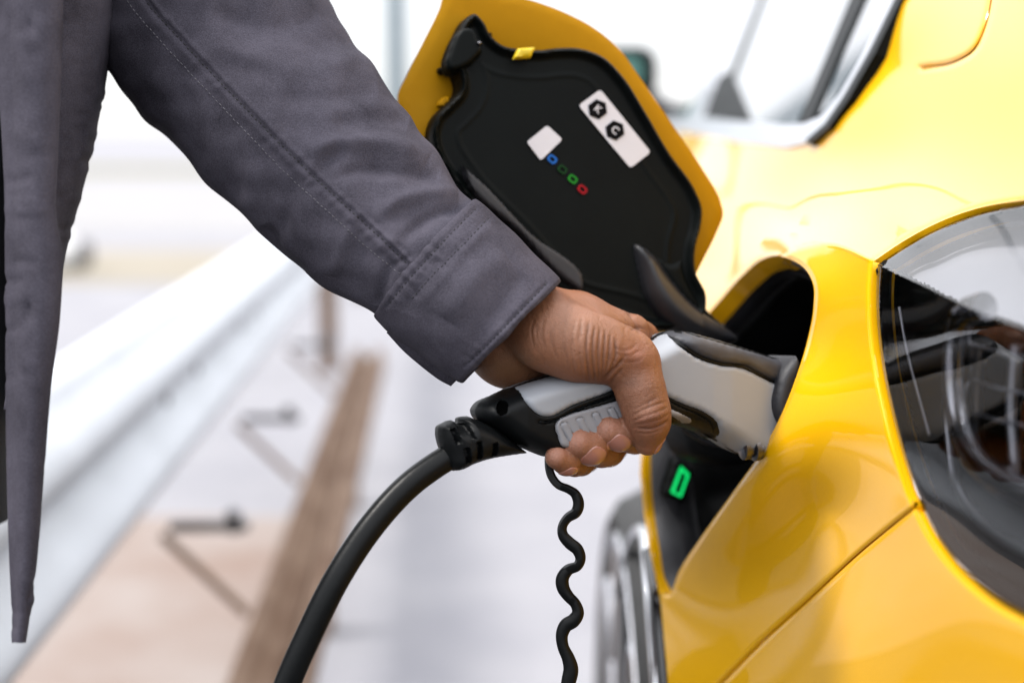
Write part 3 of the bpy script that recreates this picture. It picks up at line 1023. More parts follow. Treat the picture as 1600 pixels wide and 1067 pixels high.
tube('chrome_ring', smooth3([lamp_pt(1540, 478, .020), lamp_pt(1508, 492, .022), lamp_pt(1496, 530, .024), lamp_pt(1494, 600, .026), lamp_pt(1502, 660, .026), lamp_pt(1522, 710, .024), lamp_pt(1560, 748, .022), lamp_pt(1610, 772, .02), lamp_pt(1700, 800, .02)], 8), .0062, M['chrome'], lamp, seg=12)
tube('light_guide', smooth3([lamp_pt(1488, 500, .034), lamp_pt(1480, 600, .036), lamp_pt(1484, 690, .036), lamp_pt(1500, 770, .034), lamp_pt(1560, 838, .03), lamp_pt(1640, 872, .03)], 8), .0022, M['satin'], lamp, seg=10)
for yy_, o_ in ((545, .046), (600, .046), (650, .046)):
    tube('reflector_rib', smooth3([lamp_pt(1500, yy_ - 14, o_), lamp_pt(1560, yy_ + 6, o_), lamp_pt(1660, yy_ + 26, o_)], 6), .0011, M['satin'], lamp, seg=8)
for xx_ in (1530, 1590, 1640):
    tube('reflector_column', smooth3([lamp_pt(xx_, 540, .05), lamp_pt(xx_ - 6, 640, .05), lamp_pt(xx_, 740, .05)], 6), .0032, M['satin'], lamp, seg=8)
tube('reflector_fin', smooth3([lamp_pt(1405, 480, .03), lamp_pt(1420, 560, .034), lamp_pt(1452, 680, .034)], 6), .0008, M['satin'], lamp, seg=8)

# ---- side windows, trim, pillar, door mirror


def wplane(px, py, x0=.205, s=.5):
    r = d2w(np.stack([(np.asarray(px, float) - CX) / FPX, -(np.asarray(py, float) - CY) / FPX, np.ones_like(np.asarray(px, float))], -1))
    t = x0 / (r[..., 0] - s * r[..., 2])
    return C0 + r * t[..., None]


def wpoly(name, pts, x0, th, m, parent):
    p = np.array(pts, float)
    return extrude_poly(name, wplane(p[:, 0], p[:, 1], x0), np.array([th, 0, -.4 * th]), m, parent)


outer = [(1040, 204), (1150, 222), (1228, 230), (1262, 222), (1292, 196), (1322, 152), (1362, 82), (1402, 0), (1480, -128), (1560, -250)]
inner = [(1548, -250), (1468, -128), (1391, 0), (1350, 82), (1311, 148), (1282, 182), (1256, 193), (1222, 194), (1150, 189), (1040, 178)]
wpoly('window_trim', outer + inner, .206, .012, M['satin'], car)
gask = [(x + dx, y + dy) for (x, y), (dx, dy) in zip(outer, [(0, 3)] * 3 + [(1, 3), (3, 2)] + [(4, 2)] * 5)]
inn2 = [(x, y) for x, y in outer][::-1]
wpoly('window_gasket', gask[3:] + [(x - 4, y - 3) for x, y in outer[3:]][::-1], .2045, .008, M['liner'], car)
glass = wpoly('side_window', [(1044, 196), (1222, 200), (1262, 196), (1300, 160), (1345, 90), (1396, 0), (1474, -128), (1555, -252), (1280, -250), (1160, 0), (1090, 150)], .2115, .004, M['glass'], car)
wpoly('window_pillar', [(1246, 192), (1268, 186), (1300, 110), (1348, 0), (1440, -200), (1415, -200), (1327, 0), (1290, 90)], .2095, .01, M['liner'], car)
wpoly('front_pillar', [(1139, 120), (1144, 122), (1190, 0), (1262, -190), (1257, -192), (1185, 0)], .2095, .01, M['liner'], car)
wpoly('mirror_sail', [(1098, 184), (1122, 120), (1136, 112), (1143, 118), (1170, 188)], .2092, .012, M['liner'], car)
wpoly('front_window_edge', [(1072, 184), (1158, 0), (1230, -150), (1238, -150), (1170, 0), (1092, 184)], .2090, .012, M['satin'], car)
mir = pillow('door_mirror', rrect(976, 110, 106, 84, 28), (2.35, 0, 0), .02, 10, M['liner'], car, back=.10, g=8)
flat_print('mirror_glass', rrect(968, 112, 72, 50, 18), (2.35, 0, 0), .0225, M['mirror'], mir, th=.003)
tube('mirror_arm', smooth3([P(1010, 150, 2.38), P(1040, 172, 2.35), P(1085, 182, 2.25)], 5), .018, M['gloss'], mir, seg=10)

# ---- rear wheel and arch trim
wc = np.array([.112, 1.22, .35])
wheel = lathe('rear_wheel', [(.305, .03), (.31, -.012), (.325, -.018), (.340, -.010), (.352, .015), (.356, .05), (.356, .17), (.335, .20), (.25, .2)], wc, (1, 0, 0), M['tyre'], car, 64)
lathe('rim', [(.03, -.004), (.06, .0), (.07, .035), (.25, .03), (.285, .0), (.308, -.018), (.315, -.008), (.31, .1)], wc, (1, 0, 0), M['alloy'], wheel, 64)
for k in range(10):
    a = 2 * math.pi * k / 10 + .1
    c1 = wc + np.array([-.004, math.cos(a) * .055, math.sin(a) * .055]); c2 = wc + np.array([-.010, math.cos(a + .05) * .295, math.sin(a + .05) * .295])
    tube('spoke', np.array([c1, (c1 + c2) / 2 + np.array([-.004, 0, 0]), c2]), [.017, .012, .016], M['alloy'], wheel, seg=8, squash=(1, .6), up=(0, -math.sin(a), math.cos(a)))
tube('arch_trim', smooth3([P(1016, 862, .93), P(1026, 930, .90), P(1034, 1010, .885), P(1042, 1090, .875), P(1052, 1200, .87), P(1070, 1400, .86)], 8), .0052, M['gloss'], car, seg=12)
tube('arch_chrome', smooth3([P(955, 1100, 1.5), P(962, 960, 1.35), P(976, 880, 1.22), P(994, 832, 1.12), P(1007, 838, 1.06), P(1014, 900, 1.0), P(1022, 1000, .97), P(1030, 1110, .95), P(1040, 1300, .95)], 8), .0045, M['chrome'], car, seg=12)

#@@PLUG
# ------------------------------------------------------------------ charging connector
PG = (.7054, .45, 0.0)
pcen = P(960, 640, plane_d(PG, 960, 640))
conn = empty('charging_connector', tuple(pcen), 'black and light grey charging connector plugged into the yellow car', 'charging plug')
plug_out = smooth([(742, 641), (748, 630), (775, 616), (812, 600), (900, 574), (985, 546), (1015, 530), (1036, 519), (1052, 516), (1090, 524), (1140, 538), (1200, 556), (1250, 572), (1262, 590), (1258, 625), (1250, 660), (1225, 700), (1190, 716), (1150, 708), (1120, 690), (1070, 668), (1040, 662), (992, 683), (930, 697), (870, 710), (850, 713), (830, 706), (790, 686), (765, 668), (746, 655)], 8)
Hmax = .0205


def plug_h(V):
    V = np.asarray(V, float)
    ins = inside(V, plug_out)
    d = dist_poly(V, plug_out) * np.where(ins, 1, -1)
    R = 27.0
    h = Hmax * np.clip(1 - (1 - np.clip(d / R, 0, 1))**2.4, 0, 1)**.5
    # the head of the connector is a little fatter, the rear a little slimmer
    h *= np.interp(V[:, 0], [742, 800, 1000, 1080, 1110, 1200, 1230, 1262], [.82, .95, 1.0, 1.02, .98, .60, .46, .30])
    return h


n_ = plane_n(PG)
RECESS = []


def comp(Vs):
    """plane coordinates whose raised surface point is seen at Vs"""
    Vb = np.array(Vs, float)
    for _ in range(14):
        q = pc(Vb[:, 0], Vb[:, 1], plane_d(PG, Vb[:, 0], Vb[:, 1])) + n_ * plug_h(Vb)[:, None]
        Vb = Vb + .5 * (Vs - uv_of(q))
    return Vb


def plug_patch(name, outline, off, bev, m, parent=None, both=True, g=5, hf=None, sink=.0010, sharp=60):
    RECESS.append(comp(resample(outline, 3)))
    V, F, d, _ = fill2d(outline, g)
    Vb = comp(V)
    h0 = plug_h(Vb)
    t = np.clip(d / bev, 0, 1)
    pr_ = np.sqrt(np.clip(1 - (1 - t)**2, 0, 1))
    h = h0 - sink + (off + sink) * pr_
    if hf is not None: h = h + hf(V, d)
    p0 = pc(Vb[:, 0], Vb[:, 1], plane_d(PG, Vb[:, 0], Vb[:, 1]))
    outs = []
    for s in ((1, -1) if both else (1,)):
        a = c2w(p0 + n_ * (s * h)[:, None]); b = c2w(p0 + n_ * (s * (h0 - .004))[:, None])
        if s == 1:
            o = sheet(name, V, F, a, b, m, parent or conn, sharp)
        else:
            o = sheet(name, V, F[:, ::-1], a, b, m, parent or conn, sharp)
            o.data.flip_normals()
        outs.append(o)
    return outs[0]


shell_o = smooth([(808, 605, 'c'), (814, 603), (900, 577), (985, 549), (1015, 533), (1036, 522), (1043, 522, 'c'), (1060, 538), (1095, 561), (1128, 571), (1160, 575), (1190, 589), (1226, 606), (1256, 616), (1248, 658), (1225, 697), (1192, 712), (1152, 706), (1120, 690, 'c'), (1124, 672), (1118, 657), (1102, 645), (1070, 632), (1040, 618), (1015, 600), (985, 598), (952, 613), (900, 632), (850, 651), (842, 648), (826, 634)], 6)
plug_patch('grey_shell', shell_o, .0010, 3.0, M['shell'])
top_o = smooth([(1040, 520, 'c'), (1050, 516.5), (1090, 525), (1140, 539), (1200, 557), (1250, 574), (1260, 592), (1256, 612), (1228, 603), (1192, 586), (1162, 571), (1130, 567), (1098, 557), (1064, 535)], 6)
plug_patch('top_cover', top_o, .0016, 6, M['plugtop'])
pad_o = smooth([(868, 664), (873, 655), (886, 649), (930, 636), (978, 622), (1010, 612), (1030, 625), (1025, 650), (985, 672), (925, 688), (886, 700), (879, 698), (872, 682)], 6)


def pad_ribs(V, d):
    h = np.zeros(len(V))
    for k in range(6):
        c = np.array([887 + k * 24.5, 676 - k * 7.6])
        q = V - c
        ux = np.array([.93, -.28]) if False else np.array([.95, .31 * -1])
        ca, sa = math.cos(math.radians(-17)), math.sin(math.radians(-17))
        x = q[:, 0] * ca + q[:, 1] * sa - 0.14 * (-q[:, 0] * sa + q[:, 1] * ca) * 0
        y = -q[:, 0] * sa + q[:, 1] * ca
        x = x - y * .18
        dx = np.maximum(np.abs(x) - 1.5, 0); dy = np.maximum(np.abs(y) - 13, 0)
        r = np.sqrt(dx**2 + dy**2)
        h += -.0009 * np.exp(-((r - 4.2) / 1.1)**2) + .0005 * (r < 4.2)
    return h


plug_patch('grip_pad', pad_o, .0011, 3.5, M['pad'], g=1.9, hf=pad_ribs, both=True)
plug_patch('trigger_guard', smooth([(1040, 626), (1070, 638), (1098, 650), (1112, 662), (1116, 676), (1110, 684), (1085, 672), (1060, 660), (1040, 655)], 6), .0004, 3, M['plug'], g=3)
plug_patch('release_button', smooth([(1030, 630), (1046, 637), (1070, 648), (1080, 655), (1079, 661), (1070, 662), (1050, 652), (1030, 643)], 6), .0022, 5, M['pad'], g=3)
plug_patch('seam_bead', smooth([(842, 657), (852, 658), (905, 637), (960, 616), (985, 604), (985, 607.5), (960, 620), (905, 641), (852, 662), (842, 661)], 4), .0009, 2, M['plug'], g=2.2)


def dish(V, d):
    return -.0036 * np.clip(d / 5, 0, 1)


plug_patch('screw_recess', rrect(785, 637, 17, 24, 8.4, math.radians(12)), .0008, 2.5, M['void'], g=2.5, hf=dish, sink=0)
V_, F_, d_, _ = fill2d(plug_out, 3.2)
h_ = plug_h(V_)
rec = np.zeros(len(V_))
for ol in RECESS:
    if ol is RECESS[-1]: k_ = .0032
    else: k_ = .0018
    rec = np.maximum(rec, k_ * inside(V_, ol) * np.clip(dist_poly(V_, ol) / 2.0, 0, 1))
h_ = np.maximum(h_ - rec, 1e-4)
p0_ = pc(V_[:, 0], V_[:, 1], plane_d(PG, V_[:, 0], V_[:, 1]))
sheet('handle', V_, F_, c2w(p0_ + n_ * h_[:, None]), c2w(p0_ - n_ * h_[:, None]), M['plug'], conn, 60)
# strain relief boot
boot_o = smooth([(702, 678), (704, 668), (712, 663), (724, 659), (727, 664), (733, 663), (735, 655), (748, 652, 'c'), (785, 668), (815, 690), (842, 711, 'c'), (806, 716), (775, 722), (752, 730), (735, 738), (724, 739), (717, 732), (710, 712), (704, 694)], 6)
slots = [((717, 682), 8, 24, -18), ((738, 676), 8, 26, -18), ((751, 704), 9, 28, -10), ((776, 703), 9, 22, -10), ((733, 712), 9, 26, -14)]


def boot_slots(V, d):
    h = np.zeros(len(V))
    for (cx, cy), w, l, a in slots:
        ca, sa = math.cos(math.radians(a)), math.sin(math.radians(a))
        q = V - np.array([cx, cy]); x = q[:, 0] * ca + q[:, 1] * sa; y = -q[:, 0] * sa + q[:, 1] * ca
        dx = np.abs(x) - w / 2; dy = np.abs(y) - l / 2
        r = np.maximum(dx, dy)
        h -= .0042 * np.clip(-r / 1.0, 0, 1)
    return h


pillow('strain_relief', boot_o, PG, .0150, 30, M['plug'], conn, g=1.8, hf=boot_slots, sharp=60)
cpath = smooth3([P(745, 688, .695), P(715, 706, .694), P(680, 727, .690), P(640, 757, .685), P(600, 798, .680), P(560, 850, .675), P(520, 915, .67), P(484, 988, .668), P(450, 1066, .668), P(410, 1180, .67), P(370, 1350, .68), P(330, 1650, .70), P(300, 2100, .74), P(300, 2600, .80)], 10)
tube('cable', cpath, .0064, M['cable'], conn, seg=24)
cr = cpath
# wavy tether strap
tp = smooth3([(858, 706), (857, 722), (861, 742), (872, 757), (888, 764), (899, 772), (904, 786), (900, 800), (887, 809), (879, 822), (880, 836), (890, 848), (902, 858), (907, 872), (902, 884), (888, 890), (879, 903), (880, 918), (888, 931), (899, 943), (903, 957), (896, 969), (884, 977), (878, 992), (880, 1010), (888, 1028), (892, 1045), (889, 1062), (885, 1080), (882, 1105), (888, 1140), (880, 1180), (886, 1230)], 8)
N_ = len(tp)
dep = np.interp(np.linspace(0, 1, N_), [0, .1, 1], [.716, .712, .712])
tgn = np.gradient(tp, axis=0); nrm = np.stack([-tgn[:, 1], tgn[:, 0]], -1); nrm /= np.linalg.norm(nrm, axis=1)[:, None]
hw = np.interp(np.linspace(0, 1, N_), [0, .03, .12, .5, 1], [5.5, 5.5, 7.6, 9.2, 11.5]) * (1 + .12 * np.sin(np.linspace(0, 40, N_)))
hd2 = .0042
ring = []
for sx, sd in ((-1, -.55), (-.55, -1), (.55, -1), (1, -.55), (1, .55), (.55, 1), (-.55, 1), (-1, .55)):
    q2 = tp + nrm * (hw * sx)[:, None]
    ring.append(P(q2[:, 0], q2[:, 1], dep + hd2 * sd))
V_ = np.stack(ring, 1).reshape(-1, 3); F_ = []
for i in range(N_ - 1):
    for k in range(8):
        F_.append((i * 8 + k, i * 8 + (k + 1) % 8, (i + 1) * 8 + (k + 1) % 8, (i + 1) * 8 + k))
F_.append(tuple(range(8))); F_.append(tuple((N_ - 1) * 8 + k for k in range(8))[::-1])
tet = make('cap_tether', V_, F_, M['cable'], conn, sharp=60)
lathe('dust_cap', [(.0, -.012), (.018, -.012), (.021, -.006), (.021, .018), (.017, .022)], P(886, 1262, .712), (0, 0, 1), M['rubber'], tet, 24)

#@@PERSON
# ------------------------------------------------------------------ person
person = empty('person', (-.47, .86, 0.0), 'person in a grey jacket reaching out and gripping the charging plug', 'person')


def S(px, py, d, r):
    q = pc(px, py, d)
    return (q, r / FPX * d)


def cap_sdf(X, a, b):
    (p, ra), (q, rb) = a, b
    ab = q - p
    t = np.clip(((X - p) @ ab) / (ab @ ab), 0, 1)
    d = X - (p + t[..., None] * ab)
    return np.sqrt((d * d).sum(-1)) - (ra + (rb - ra) * t)


def smin(a, b, k):
    h = np.clip(0.5 + 0.5 * (b - a) / k, 0, 1)
    return b + (a - b) * h - k * h * (1 - h)


def chain(X, pts, k=.004):
    r = None
    for a, b in zip(pts[:-1], pts[1:]):
        d = cap_sdf(X, a, b)
        r = d if r is None else smin(r, d, k)
    return r


WRIST = [
    [S(520, 262, .742, 108), S(700, 425, .734, 92), S(796, 520, .730, 76)],                 # forearm, wrist
    [S(800, 548, .730, 58), S(868, 552, .748, 44)],                                          # heel of the hand, little-finger side
]
PALM = [
    [S(812, 492, .716, 52), S(862, 524, .703, 56), S(905, 540, .701, 54), S(945, 549, .704, 47), S(984, 556, .709, 37)],   # ball of the thumb
    [S(838, 505, .718, 54), S(908, 506, .726, 44), S(984, 523, .740, 32)],                   # index metacarpal
    [S(838, 500, .728, 50), S(900, 500, .746, 42), S(965, 520, .762, 30)],
    [S(830, 505, .736, 48), S(930, 522, .774, 29)],
    [S(820, 515, .742, 44), S(895, 535, .782, 27)],
]
THUMB = [S(978, 553, .709, 37), S(990, 572, .707, 39), S(1001, 612, .704, 36.5), S(1011, 645, .703, 34.0), S(1014, 662, .704, 29), S(1012, 690, .708, 21.5)]
FING = [
    [S(984, 523, .740, 31), S(1002, 530, .757, 26), S(1010, 585, .790, 26), S(1008, 650, .79, 24), S(1004, 665, .76, 22)],
    [S(965, 520, .762, 30), S(980, 600, .800, 27), S(992, 672, .788, 25), S(992, 684, .750, 23), S(985, 682, .724, 23.5), S(967, 678, .710, 24), S(948, 672, .706, 22.5)],
    [S(930, 522, .774, 29), S(945, 620, .805, 27), S(955, 695, .787, 25), S(950, 702, .748, 25), S(940, 702, .724, 26), S(921, 697, .707, 27), S(903, 691, .7015, 24.5)],
    [S(895, 535, .782, 27), S(908, 640, .805, 23), S(915, 715, .78, 21), S(908, 722, .737, 19), S(898, 722, .718, 20), S(885, 719, .704, 20.5), S(870, 714, .698, 18.5)],
]


def hand_sdf(X):
    r = None
    for c in PALM:
        d = chain(X, c, .006)
        r = d if r is None else smin(r, d, .011)
    w = None
    for c in WRIST:
        d = chain(X, c, .006)
        w = d if w is None else smin(w, d, .009)
    r = smin(r, w, .0035)
    t = chain(X, THUMB, .005)
    r = smin(r, t, .006)
    fs = None
    for i, c in enumerate(FING):
        d = chain(X, c, .004)
        fs = d if fs is None else smin(fs, d, .0005)
    # the finger ends stay apart from the thumb, the roots melt into the palm
    r = smin(r, fs, .0016)
    return r


def surface_nets(f, lo, hi, h):
    n = np.ceil((hi - lo) / h).astype(int) + 1
    ax = [lo[i] + h * np.arange(n[i]) for i in range(3)]
    G = np.stack(np.meshgrid(*ax, indexing='ij'), -1)
    val = f(G.reshape(-1, 3)).reshape(n)
    s = val < 0
    cs = [(i, j, k) for i in (0, 1) for j in (0, 1) for k in (0, 1)]
    m = np.array(n) - 1

    def sub(a, c):
        return a[c[0]:c[0] + m[0], c[1]:c[1] + m[1], c[2]:c[2] + m[2]]
    cnt = sum(sub(s, c).astype(int) for c in cs)
    act = (cnt > 0) & (cnt < 8)
    idx = -np.ones(m, int); ids = np.argwhere(act); idx[act] = np.arange(len(ids))
    acc = np.zeros((len(ids), 3)); num = np.zeros(len(ids))
    cv = {c: val[ids[:, 0] + c[0], ids[:, 1] + c[1], ids[:, 2] + c[2]] for c in cs}
    for a in cs:
        for axis in range(3):
            if a[axis] == 0:
                b = list(a); b[axis] = 1; b = tuple(b)
                va, vb = cv[a], cv[b]
                cr_ = (va < 0) != (vb < 0)
                t = np.where(cr_, va / np.where(cr_, va - vb, 1), 0)
                p = np.array(a, float)[None].repeat(len(ids), 0); p[:, axis] = t
                acc += p * cr_[:, None]; num += cr_
    V = lo + (ids + acc / num[:, None]) * h
    F = []
    for axis in range(3):
        u, v = (axis + 1) % 3, (axis + 2) % 3
        sl0 = [slice(None)] * 3; sl1 = [slice(None)] * 3
        sl0[axis] = slice(0, -1); sl1[axis] = slice(1, None)
        ch = s[tuple(sl0)] != s[tuple(sl1)]
        e = np.argwhere(ch)
        ok = (e[:, u] > 0) & (e[:, v] > 0) & (e[:, u] < m[u]) & (e[:, v] < m[v])
        e = e[ok]
        du = np.zeros(3, int); du[u] = 1; dv = np.zeros(3, int); dv[v] = 1
        q = np.stack([idx[tuple((e - du - dv).T)], idx[tuple((e - dv).T)], idx[tuple(e.T)], idx[tuple((e - du).T)]], -1)
        pos = s[tuple(e.T)]
        q[~pos] = q[~pos][:, ::-1]
        F.append(q)
    return V, np.vstack(F)


def grad(f, X, e=2e-4):
    g = np.stack([f(X + np.eye(3)[i] * e) - f(X - np.eye(3)[i] * e) for i in range(3)], -1)
    return g / (np.linalg.norm(g, axis=1)[:, None] + 1e-12)


allp = np.array([s_[0] for c in PALM + WRIST[1:] + [THUMB] + FING for s_ in c])
lo_, hi_ = allp.min(0) - .03, allp.max(0) + .022
lo_[0] = pc(640, 0, .70)[0]; lo_[1] -= .005; hi_[1] = pc(0, 345, .70)[1]
V_, F_ = surface_nets(hand_sdf, lo_, hi_, .00135)
me = bpy.data.meshes.new('body')
me.from_pydata([tuple(p) for p in V_], [], [tuple(q) for q in F_]); me.update()
tmp = bpy.data.objects.new('tmp_body', me); COL.objects.link(tmp)
sm = tmp.modifiers.new('s', 'SUBSURF'); sm.levels = 1; sm.render_levels = 1
dg = bpy.context.evaluated_depsgraph_get()
me2 = bpy.data.meshes.new_from_object(tmp.evaluated_get(dg))
bpy.data.objects.remove(tmp)
V_ = np.empty(len(me2.vertices) * 3, np.float32); me2.vertices.foreach_get('co', V_); V_ = V_.reshape(-1, 3).astype(float)
N_ = grad(hand_sdf, V_)
V_ = V_ - N_ * np.clip(hand_sdf(V_), -.0012, .0012)[:, None]
N_ = grad(hand_sdf, V_)
uv = uv_of(V_)
facing = np.clip(-N_[:, 2] * 2.2 + .15, 0, 1)


def stroke(uv, pts, w, amp, taper=True, n=6):
    """gaussian groove / ridge along a pixel polyline"""
    L = smooth(pts, n, closed=False)
    sel = (uv[:, 0] > L[:, 0].min() - 4 * w) & (uv[:, 0] < L[:, 0].max() + 4 * w) & (uv[:, 1] > L[:, 1].min() - 4 * w) & (uv[:, 1] < L[:, 1].max() + 4 * w)
    r = np.zeros(len(uv))
    if not sel.any(): return r
    q = uv[sel]; best = np.full(len(q), 1e9); tb = np.zeros(len(q)); n_ = len(L) - 1
    for i in range(n_):
        ab = L[i + 1] - L[i]; t = np.clip(((q - L[i]) @ ab) / (ab @ ab + 1e-9), 0, 1)
        d = ((q - (L[i] + t[:, None] * ab))**2).sum(-1)
        u = d < best; best[u] = d[u]; tb[u] = (i + t[u]) / n_
    a = np.exp(-best / (w * w))
    if taper: a *= np.clip(np.sin(np.pi * np.clip(tb, 0.02, .98)) * 1.6, 0, 1)
    r[sel] = amp * a
    return r


disp = np.zeros(len(V_))
# folds of skin over the ball of the thumb
rr = random.Random(3)
fold = [((886, 492), (880, 530), (888, 572)), ((900, 500), (893, 540), (898, 585)), ((910, 495), (906, 540), (910, 592)), ((921, 500), (916, 545), (921, 597)), ((930, 508), (925, 550), (930, 600)),
        ((938, 512), (934, 550), (936, 600)), ((946, 516), (943, 552), (940, 598)), ((953, 522), (951, 555), (944, 592)), ((960, 528), (962, 556), (947, 590)), ((868, 500), (862, 530), (870, 560)),
        ((850, 500), (846, 520), (852, 545)), ((836, 496), (830, 515), (834, 540))]
for i, p in enumerate(fold):
    disp += stroke(uv, p, 2.1, -.00042 if 2 < i < 9 else -.00022)
    mid = [(x + 4.5 + rr.uniform(-1, 1), y + rr.uniform(-3, 3)) for x, y in p]
    disp += stroke(uv, mid, 2.6, .00016)
for p, w, a in [(((942, 596), (952, 585), (966, 570), (976, 556)), 2.6, -.0007), (((952, 602), (962, 588), (974, 575)), 2.0, -.00035), (((958, 540), (972, 548), (984, 546), (996, 536)), 2.2, -.0003),
                (((962, 552), (980, 556), (1000, 548)), 2.0, -.0003), (((970, 564), (986, 566), (1004, 560)), 2.0, -.00025),
                (((985, 652), (1005, 640), (1026, 632), (1042, 626)), 1.9, -.0004), (((984, 660), (1008, 650), (1030, 642), (1044, 636)), 1.9, -.0005), (((988, 664), (1010, 660), (1032, 654), (1045, 646)), 1.8, -.0004),
                (((990, 640), (1010, 630), (1030, 620)), 1.8, -.00025), (((992, 668), (1014, 670), (1034, 664), (1044, 656)), 2.2, -.0006), (((996, 676), (1016, 677), (1034, 670)), 1.8, -.0003),
                
                (((975, 475), (984, 492), (992, 506), (1000, 522)), 3.0, -.0006), (((985, 516), (996, 512), (1008, 516)), 2.2, -.0005)]:
    disp += stroke(uv, p, w, a)
# criss-cross fine lines
for k in range(150):
    x, y = rr.uniform(820, 1035), rr.uniform(470, 680)
    an = rr.gauss(1.45, .45); l = rr.uniform(7, 20)
    dx, dy = math.cos(an) * l, math.sin(an) * l
    disp += stroke(uv, [(x - dx, y - dy), (x + rr.uniform(-2, 2), y), (x + dx, y + dy)], 1.3, -rr.uniform(.00006, .00016), n=2)
# tendon and vein softly raised, knuckles
disp += stroke(uv, [(890, 470), (930, 485), (980, 510)], 9, .0007)
disp += stroke(uv, [(985, 556), (1000, 562)], 13, .0011, taper=False)
disp += stroke(uv, [(1005, 655), (1024, 648)], 11, .0008, taper=False)
disp += stroke(uv, [(996, 497), (1006, 506)], 9, .0010, taper=False)
disp = np.where(disp < 0, disp * 1.3, disp * 1.1)
V_ = V_ + N_ * (disp * facing)[:, None]

# skin colour: brown back of the hand, rosier knuckles, paler finger pads and palm side
SK = .44
tone = SK * np.tile(np.array([0.45, 0.182, 0.090]), (len(V_), 1))


def blend(w, c):
    global tone
    w = np.clip(w, 0, 1)[:, None]
    tone = tone * (1 - w) + SK * np.array(c) * w


def blob(x, y, rx, ry):
    return np.exp(-(((uv[:, 0] - x) / rx)**2 + ((uv[:, 1] - y) / ry)**2))


blend(.55 * blob(995, 552, 26, 22), (0.34, 0.105, 0.06))
blend(.6 * blob(1020, 660, 30, 16), (0.26, 0.085, 0.05))
blend(.5 * blob(1000, 620, 40, 30), (0.33, 0.14, 0.075))
blend(.6 * blob(905, 505, 70, 40), (0.50, 0.24, 0.14))
blend(.7 * blob(955, 480, 40, 22), (0.52, 0.24, 0.15))
blend(.7 * blob(790, 575, 50, 30), (0.38, 0.19, 0.085))
blend(.6 * np.clip(1.6 - np.abs(disp * 0 + (uv[:, 0] - 950) / 60), 0, 1) * np.clip((uv[:, 1] - 575) / 20, 0, 1) * np.clip((612 - uv[:, 1]) / 10, 0, 1), (0.30, 0.12, 0.06))
for (x, y, rx, ry) in ((952, 670, 24, 18), (900, 688, 26, 20), (868, 710, 18, 16)):
    blend(.9 * blob(x, y, rx, ry), (0.66, 0.31, 0.21))
blend(np.clip((-disp - .00015) / .0008, 0, .5), (0.20, 0.075, 0.04))  # crease shade put into the skin tone, following the grooves
me2.vertices.foreach_set('co', c2w(V_).astype(np.float32).ravel()); me2.update()
at_ = me2.color_attributes.new('skin_tone', 'FLOAT_COLOR', 'POINT')
at_.data.foreach_set('color', np.hstack([tone, np.ones((len(tone), 1))]).astype(np.float32).ravel())
me2.name = 'body'
me2.materials.clear()
body = link('body', me2, M['skin'], person)


def nail(name, c, nrm_, along, w, l, m, parent, bulge=.0010):
    """plate following the finger surface; c camera point near the surface, along = direction towards the tip"""
    nv = np.array(nrm_, float); nv /= np.linalg.norm(nv)
    al = np.array(along, float); al -= (al @ nv) * nv; al /= np.linalg.norm(al)
    wd = np.cross(nv, al)
    nu, nr = 28, 14
    pts = [(0, 0)]
    for i in range(1, nr + 1):
        for k in range(nu):
            a = 2 * math.pi * k / nu; r = i / nr
            ca, sa = math.cos(a), math.sin(a)
            e = 2.6
            rad = (abs(ca)**e + abs(sa)**e)**(-1 / e)
            pts.append((r * rad * ca * l / 2, r * rad * sa * w / 2))
    pts = np.array(pts)
    X = np.array(c) + pts[:, :1] * al + pts[:, 1:] * wd + nv * .012
    t = np.zeros(len(X))
    for _ in range(40):
        t += np.clip(hand_sdf(X - nv * t[:, None]), -.002, .004) * .8
    X = X - nv * t[:, None]
    rr_ = np.concatenate([[0], np.repeat(np.arange(1, nr + 1) / nr, nu)])
    lift = np.where(rr_ > .93, -.0004, .00035 + .0002 * (1 - rr_))
    G = grad(hand_sdf, X)
    X = X + G * lift[:, None]
    F = [(0, 1 + k, 1 + (k + 1) % nu) for k in range(nu)]
    for i in range(nr - 1):
        for k in range(nu):
            a = 1 + i * nu; k2 = (k + 1) % nu
            F.append((a + k, a + nu + k, a + nu + k2, a + k2))
    o = make(name, c2w(X), F, m, parent)
    bm = bmesh.new(); bm.from_mesh(o.data); bmesh.ops.recalc_face_normals(bm, faces=bm.faces); bm.to_mesh(o.data); bm.free()
    return o


nail('nail', pc(965, 691, .705), (.40, -.66, -.64), (-.70, .45, -.50), .0120, .0120, M['nail'], body)
nail('nail', pc(924, 708, .703), (.40, -.66, -.64), (-.70, .45, -.50), .0135, .0130, M['nail'], body)
nail('nail', pc(884, 728, .704), (.40, -.70, -.60), (-.70, .45, -.50), .0098, .0095, M['nail'], body)
nail('nail', pc(1031, 695, .708), (.90, -.40, .02), (-.35, -.85, .25), .0110, .0105, M['nail'], body)

# ---- jacket sleeve


def tube_rings(secs, nseg, nper):
    """secs: (upper px, lower px, depth, depth factor); returns camera-space grid [ring, seg, 3]"""
    Q = smooth3([(u[0], u[1], l[0], l[1], d, k) for u, l, d, k in secs], nper)
    out = []
    th = np.linspace(0, 2 * math.pi, nseg, endpoint=False)
    for ux, uy, lx, ly, d, k in Q:
        a = pc(ux, uy, d); b = pc(lx, ly, d); c = (a + b) / 2; e1 = (a - b) / 2; r = np.linalg.norm(e1)
        # superellipse
        ct, st = np.cos(th), np.sin(th)
        out.append(c + ct[:, None] * e1 + st[:, None] * np.array([0, 0, -r * k]))
    return np.array(out)


